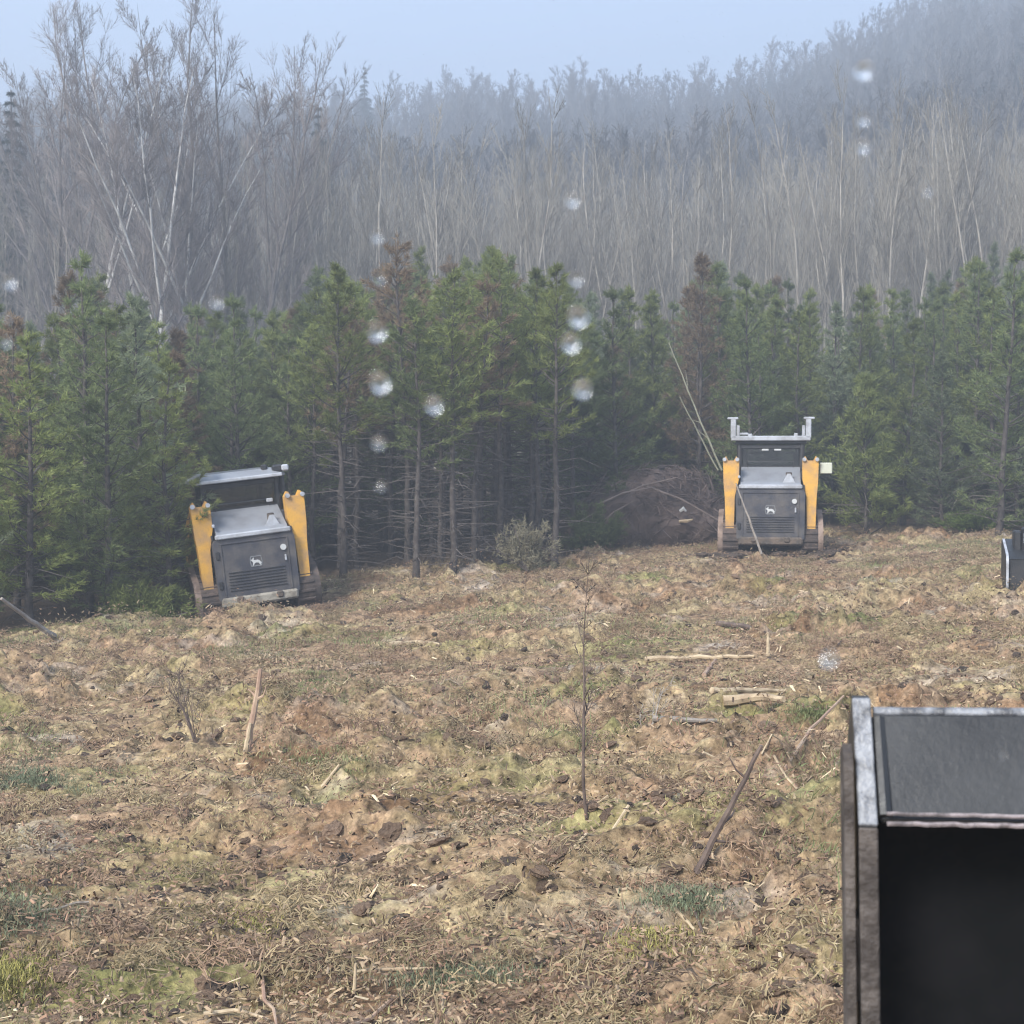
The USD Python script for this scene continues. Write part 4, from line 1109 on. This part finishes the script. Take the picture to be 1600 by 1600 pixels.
d0 = 26.0
stick([(1190, 866, 24.9), (1172, 815, 24.95), (1150, 755, 25.1)], 0.021, GREYWOOD, 'thin grey pole leaning against the rear of the guarded loader', name='leaning_pole', seed=20, catg='pole')
stick([(1128, 735, 28.5), (1095, 660, 28.6), (1045, 535, 28.8)], 0.02, GREENWOOD, 'longer of two greenish poles leaning left over the guarded loader', name='leaning_pole', forks=4, seed=21, catg='pole')
stick([(1122, 735, 28.8), (1085, 665, 28.9), (1062, 620, 29.0)], 0.017, GREENWOOD, 'shorter of two greenish poles leaning left over the guarded loader', name='leaning_pole', seed=22, catg='pole')
stick([(1482, 815), (1488, 795, 30), (1500, 770, 30)], 0.03, GREYWOOD, 'pale crooked stick standing at the foot of the right hand pines', seed=23)
sr = np.random.default_rng(404)
for i in range(75):                            # loose sticks nobody could tell apart
    y = 5 + 22 * sr.random() ** 1.4
    x = (sr.random() * 2 - 1) * 0.37 * y
    if y > np.interp(800 + x / y * FPX, TL_X, TL_D) - 1 or math.hypot(x - LEFT_LOADER[0], y - LEFT_LOADER[1]) < 2:
        continue
    L, a = sr.uniform(0.15, 0.7), sr.uniform(0, 6.28)
    r = sr.uniform(0.004, 0.009) * (1 + y * 0.02)
    q = np.array([[x + math.cos(a) * L * t, y + math.sin(a) * L * t, 0] for t in (-.5, -.17, .17, .5)])
    q[:, 2] = ground_z(q[:, 0], q[:, 1]) + r + 0.01
    q += sr.normal(0, r, q.shape)
    c = q.mean(0)
    pale = sr.random() < 0.55
    s_ = obj('loose_stick', polytube(q - c, [r, r * .95, r * .8, r * .5], 6), (FRESH if pale else [GREYWOOD, PINKWOOD, DARKWOOD][i % 3]))
    UsdGeom.Xformable(s_).AddTransformOp().Set(gm(mat4(c)))
    kind = 'pale yellowish' if pale else ['grey', 'reddish', 'dark'][i % 3]
    u = x / y * FPX + 800
    spot = ('near the bottom ' if y < 7.5 else 'in the middle distance ' if y < 13 else 'far up the clearing ') + ('at the left' if u < 420 else 'left of centre' if u < 800 else 'right of centre' if u < 1150 else 'at the right')
    tag(s_, f'short {kind} loose stick lying on the ground {spot}', 'stick', f'short {kind} loose sticks {spot}')

def small_bare(name, label, px, py, top, seed, r0, mat, d=None, lean=(0, 0), catg='sapling', **kw):
    p = on_ground(px, py) if d is None else at(px, py, d)
    H = at(px, top, p[1])[2] - p[2]
    t_, c_ = grow(np.random.default_rng(seed), H, r0, lean=lean, **kw)
    th = thing(name, label, catg, mat4(p))
    obj('stem', t_, mat, th, True)
    obj('twigs', c_, mat, th)
small_bare('sapling', 'thin leafless sapling standing alone in the middle of the clearing', 920, 1282, 838, 61, 0.012, DARKWOOD, lean=(-0.085, 0), first=0.25, kids=(2, 2), spread=0.9, twig=0.0025, curve=0.025, lens=(0.13, 0.4), nseg=16)
small_bare('bare_shrub', 'small leafless shrub with branching dark stems left of the broken stump', 318, 1162, 1035, 62, 0.015, DARKWOOD, lean=(-0.42, 0), first=0.1, kids=(1, 2, 1), spread=0.5, twig=0.0025, curve=0.08, lens=(0.75, 0.55, 0.5), nseg=8, catg='shrub')
small_bare('bare_shrub', 'tangle of pale dead stems standing left of the grey pole', 1010, 1150, 1045, 63, 0.014, GREYWOOD, first=0.05, kids=(1, 2), spread=0.8, twig=0.003, curve=0.12, lens=(0.7, 0.5), nseg=7, catg='shrub')

def bush(name, label, px, py, h, w, seed, mat, d, n=900):
    p = at(px, py, d)
    p[2] = float(ground_z(p[0], p[1]))
    rg = np.random.default_rng(seed)
    th = thing(name, label, 'bush', mat4(p))
    m_ = 26
    a = rg.uniform(0, 6.28, m_); e_ = rg.uniform(0.3, 1.3, m_); L_ = rg.uniform(.6, 1, m_)
    end = np.stack([np.cos(a) * np.cos(e_) * w * L_, np.sin(a) * np.cos(e_) * w * .7 * L_, np.sin(e_) * h * L_], 1)
    obj('stems', tubes(end * 0.02, end, np.full(m_, .012), np.full(m_, .004), 3), DEADWOOD, th)
    k = rg.integers(0, m_, n)
    P = end[k] * rg.uniform(0.35, 1.02, (n, 1)) + rg.normal(0, 0.06, (n, 3))
    P[:, 2] = np.maximum(P[:, 2], 0.02)
    v, f = needle_tufts(P, unit(end[k] + rg.normal(0, .3, (n, 3))), rg, 7, (0.05, 0.12), 0.010)
    obj('foliage', (v, f), mat, th)
PALELEAF = leaf_material('pale_dry_leaves', (0.40, 0.36, 0.25), (0.52, 0.47, 0.34))
LIMELEAF = leaf_material('lime_leaves', (0.15, 0.20, 0.06), (0.11, 0.15, 0.05))
bush('bush', 'pale yellowish bush at the foot of the black trunked pine', 825, 880, 1.05, 0.75, 1, PALELEAF, 24.9, 520)
bush('bush', 'low green bush at the foot of the right hand pines', 1530, 830, 0.42, 1.3, 2, LIMELEAF, 29.6)
bush('bush', 'low dark green bush of boughs left of the tilted loader', 225, 950, 0.55, 1.0, 3, NEEDLES[0], 20.2)
bush('bush', 'dark green brush on the near side of the brush pile', 925, 845, 1.1, 0.8, 4, NEEDLES[1], 28.8, 1100)

# ------------------------------------------------------------------ windscreen of the machine the picture is taken from, with rain on it
PANE = usdkit.material(stage, '/World/Looks/windscreen_glass', {'t': ('transparent_bsdf', {'color': (0.97, 0.98, 0.98)}), 'g': ('glossy_bsdf', {'color': (1, 1, 1), 'roughness': 0.02}), 'm': ('mix_closure', {'fac': 0.003})},
                       [('t.BSDF', 'm.closure1'), ('g.BSDF', 'm.closure2')], surface='m.closure')
WATER = usdkit.material(stage, '/World/Looks/rain_water', {'p': ('principled_bsdf', {'base_color': (1, 1, 1), 'roughness': 0.10, 'ior': 1.33, 'transmission_weight': 1.0})}, [], surface='p.BSDF')
WY = 0.60
ws = thing('windscreen', 'clear cab windscreen that the view is seen through, spotted with rain', 'windscreen', mat4((0.0, WY, 1.92)))
obj('pane', (np.array([[-0.52, 0, -0.6], [0.52, 0, -0.6], [0.52, 0, 0.6], [-0.52, 0, 0.6]]), np.array([[0, 1, 2, 3]])), PANE, ws)
drops = [(590, 369, 20), (594, 436, 15), (588, 518, 30), (593, 598, 34), (678, 633, 28), (592, 692, 20), (595, 760, 15), (895, 313, 22), (900, 436, 20), (903, 495, 34), (892, 536, 30), (911, 608, 30), (1351, 110, 30), (1350, 187, 20),
         (1350, 229, 21), (1450, 298, 15), (14, 441, 20), (9, 535, 16), (12, 498, 12), (339, 472, 18), (1296, 1030, 30), (1568, 1180, 11)]
for k, (px, py, dpx) in enumerate(drops):
    c = at(px, py, WY)
    a_ = max(3.0, dpx - 4) / FPX * WY / 2
    dr = np.random.default_rng(900 + k)
    m_ = trimesh.creation.icosphere(3, 1.0)
    v = m_.vertices
    v[:, 1] = np.where(v[:, 1] < 0, v[:, 1] * 0.04, v[:, 1] * 0.72)
    v *= (a_ * dr.uniform(.9, 1.05), a_, a_ * dr.uniform(1.0, 1.15))
    v[:, 0] += 0.12 * a_ * np.sin(v[:, 2] / a_ * 2 + k)
    m_.vertices = v
    q = obj('raindrop', m_, WATER, smooth=True)
    UsdGeom.Xformable(q).AddTransformOp().Set(gm(mat4(c + np.array([0, 0.06 * a_ + 0.0004, 0]))))
    where = 'column of drops left of centre' if 560 < px < 620 else 'column of drops right of centre' if 880 < px < 920 else 'column of drops before the right hill' if 1340 < px < 1360 else None
    single = {4: 'lone raindrop on the windscreen between the two columns near the centre', 15: 'faint lone raindrop on the windscreen before the right hand wood', 19: 'lone small raindrop on the windscreen before the left pines', 20: 'lone raindrop on the windscreen low on the right over bare ground', 21: 'tiny raindrop on the windscreen over the foreground attachment'}
    if k in single:
        tag(q, single[k], 'raindrop')
    elif where:
        tag(q, f'blurred raindrop on the windscreen in the {where}', 'raindrop', f'raindrops in the {where}')
    else:
        tag(q, 'blurred raindrop on the windscreen at the left edge', 'raindrop', 'raindrops at the left edge')

# ------------------------------------------------------------------ rain haze
HAZE = usdkit.material(stage, '/World/Looks/rain_haze', {'v': ('principled_volume', {'color': (0.84, 0.885, 0.94), 'density': 0.0050, 'anisotropy': 0.2})}, [], volume='v.volume')
zmin, zmax = float(V[:, 2].min()) - 1, float(V[:, 2].max()) + 24
bx = trimesh.creation.box((850, 640, zmax - zmin))
bx.apply_translation((0, 255, (zmax + zmin) / 2))
hz = obj('haze', bx, HAZE)
tag(hz, 'pale rain haze over the clearing and the hill', 'haze', kind='stuff')
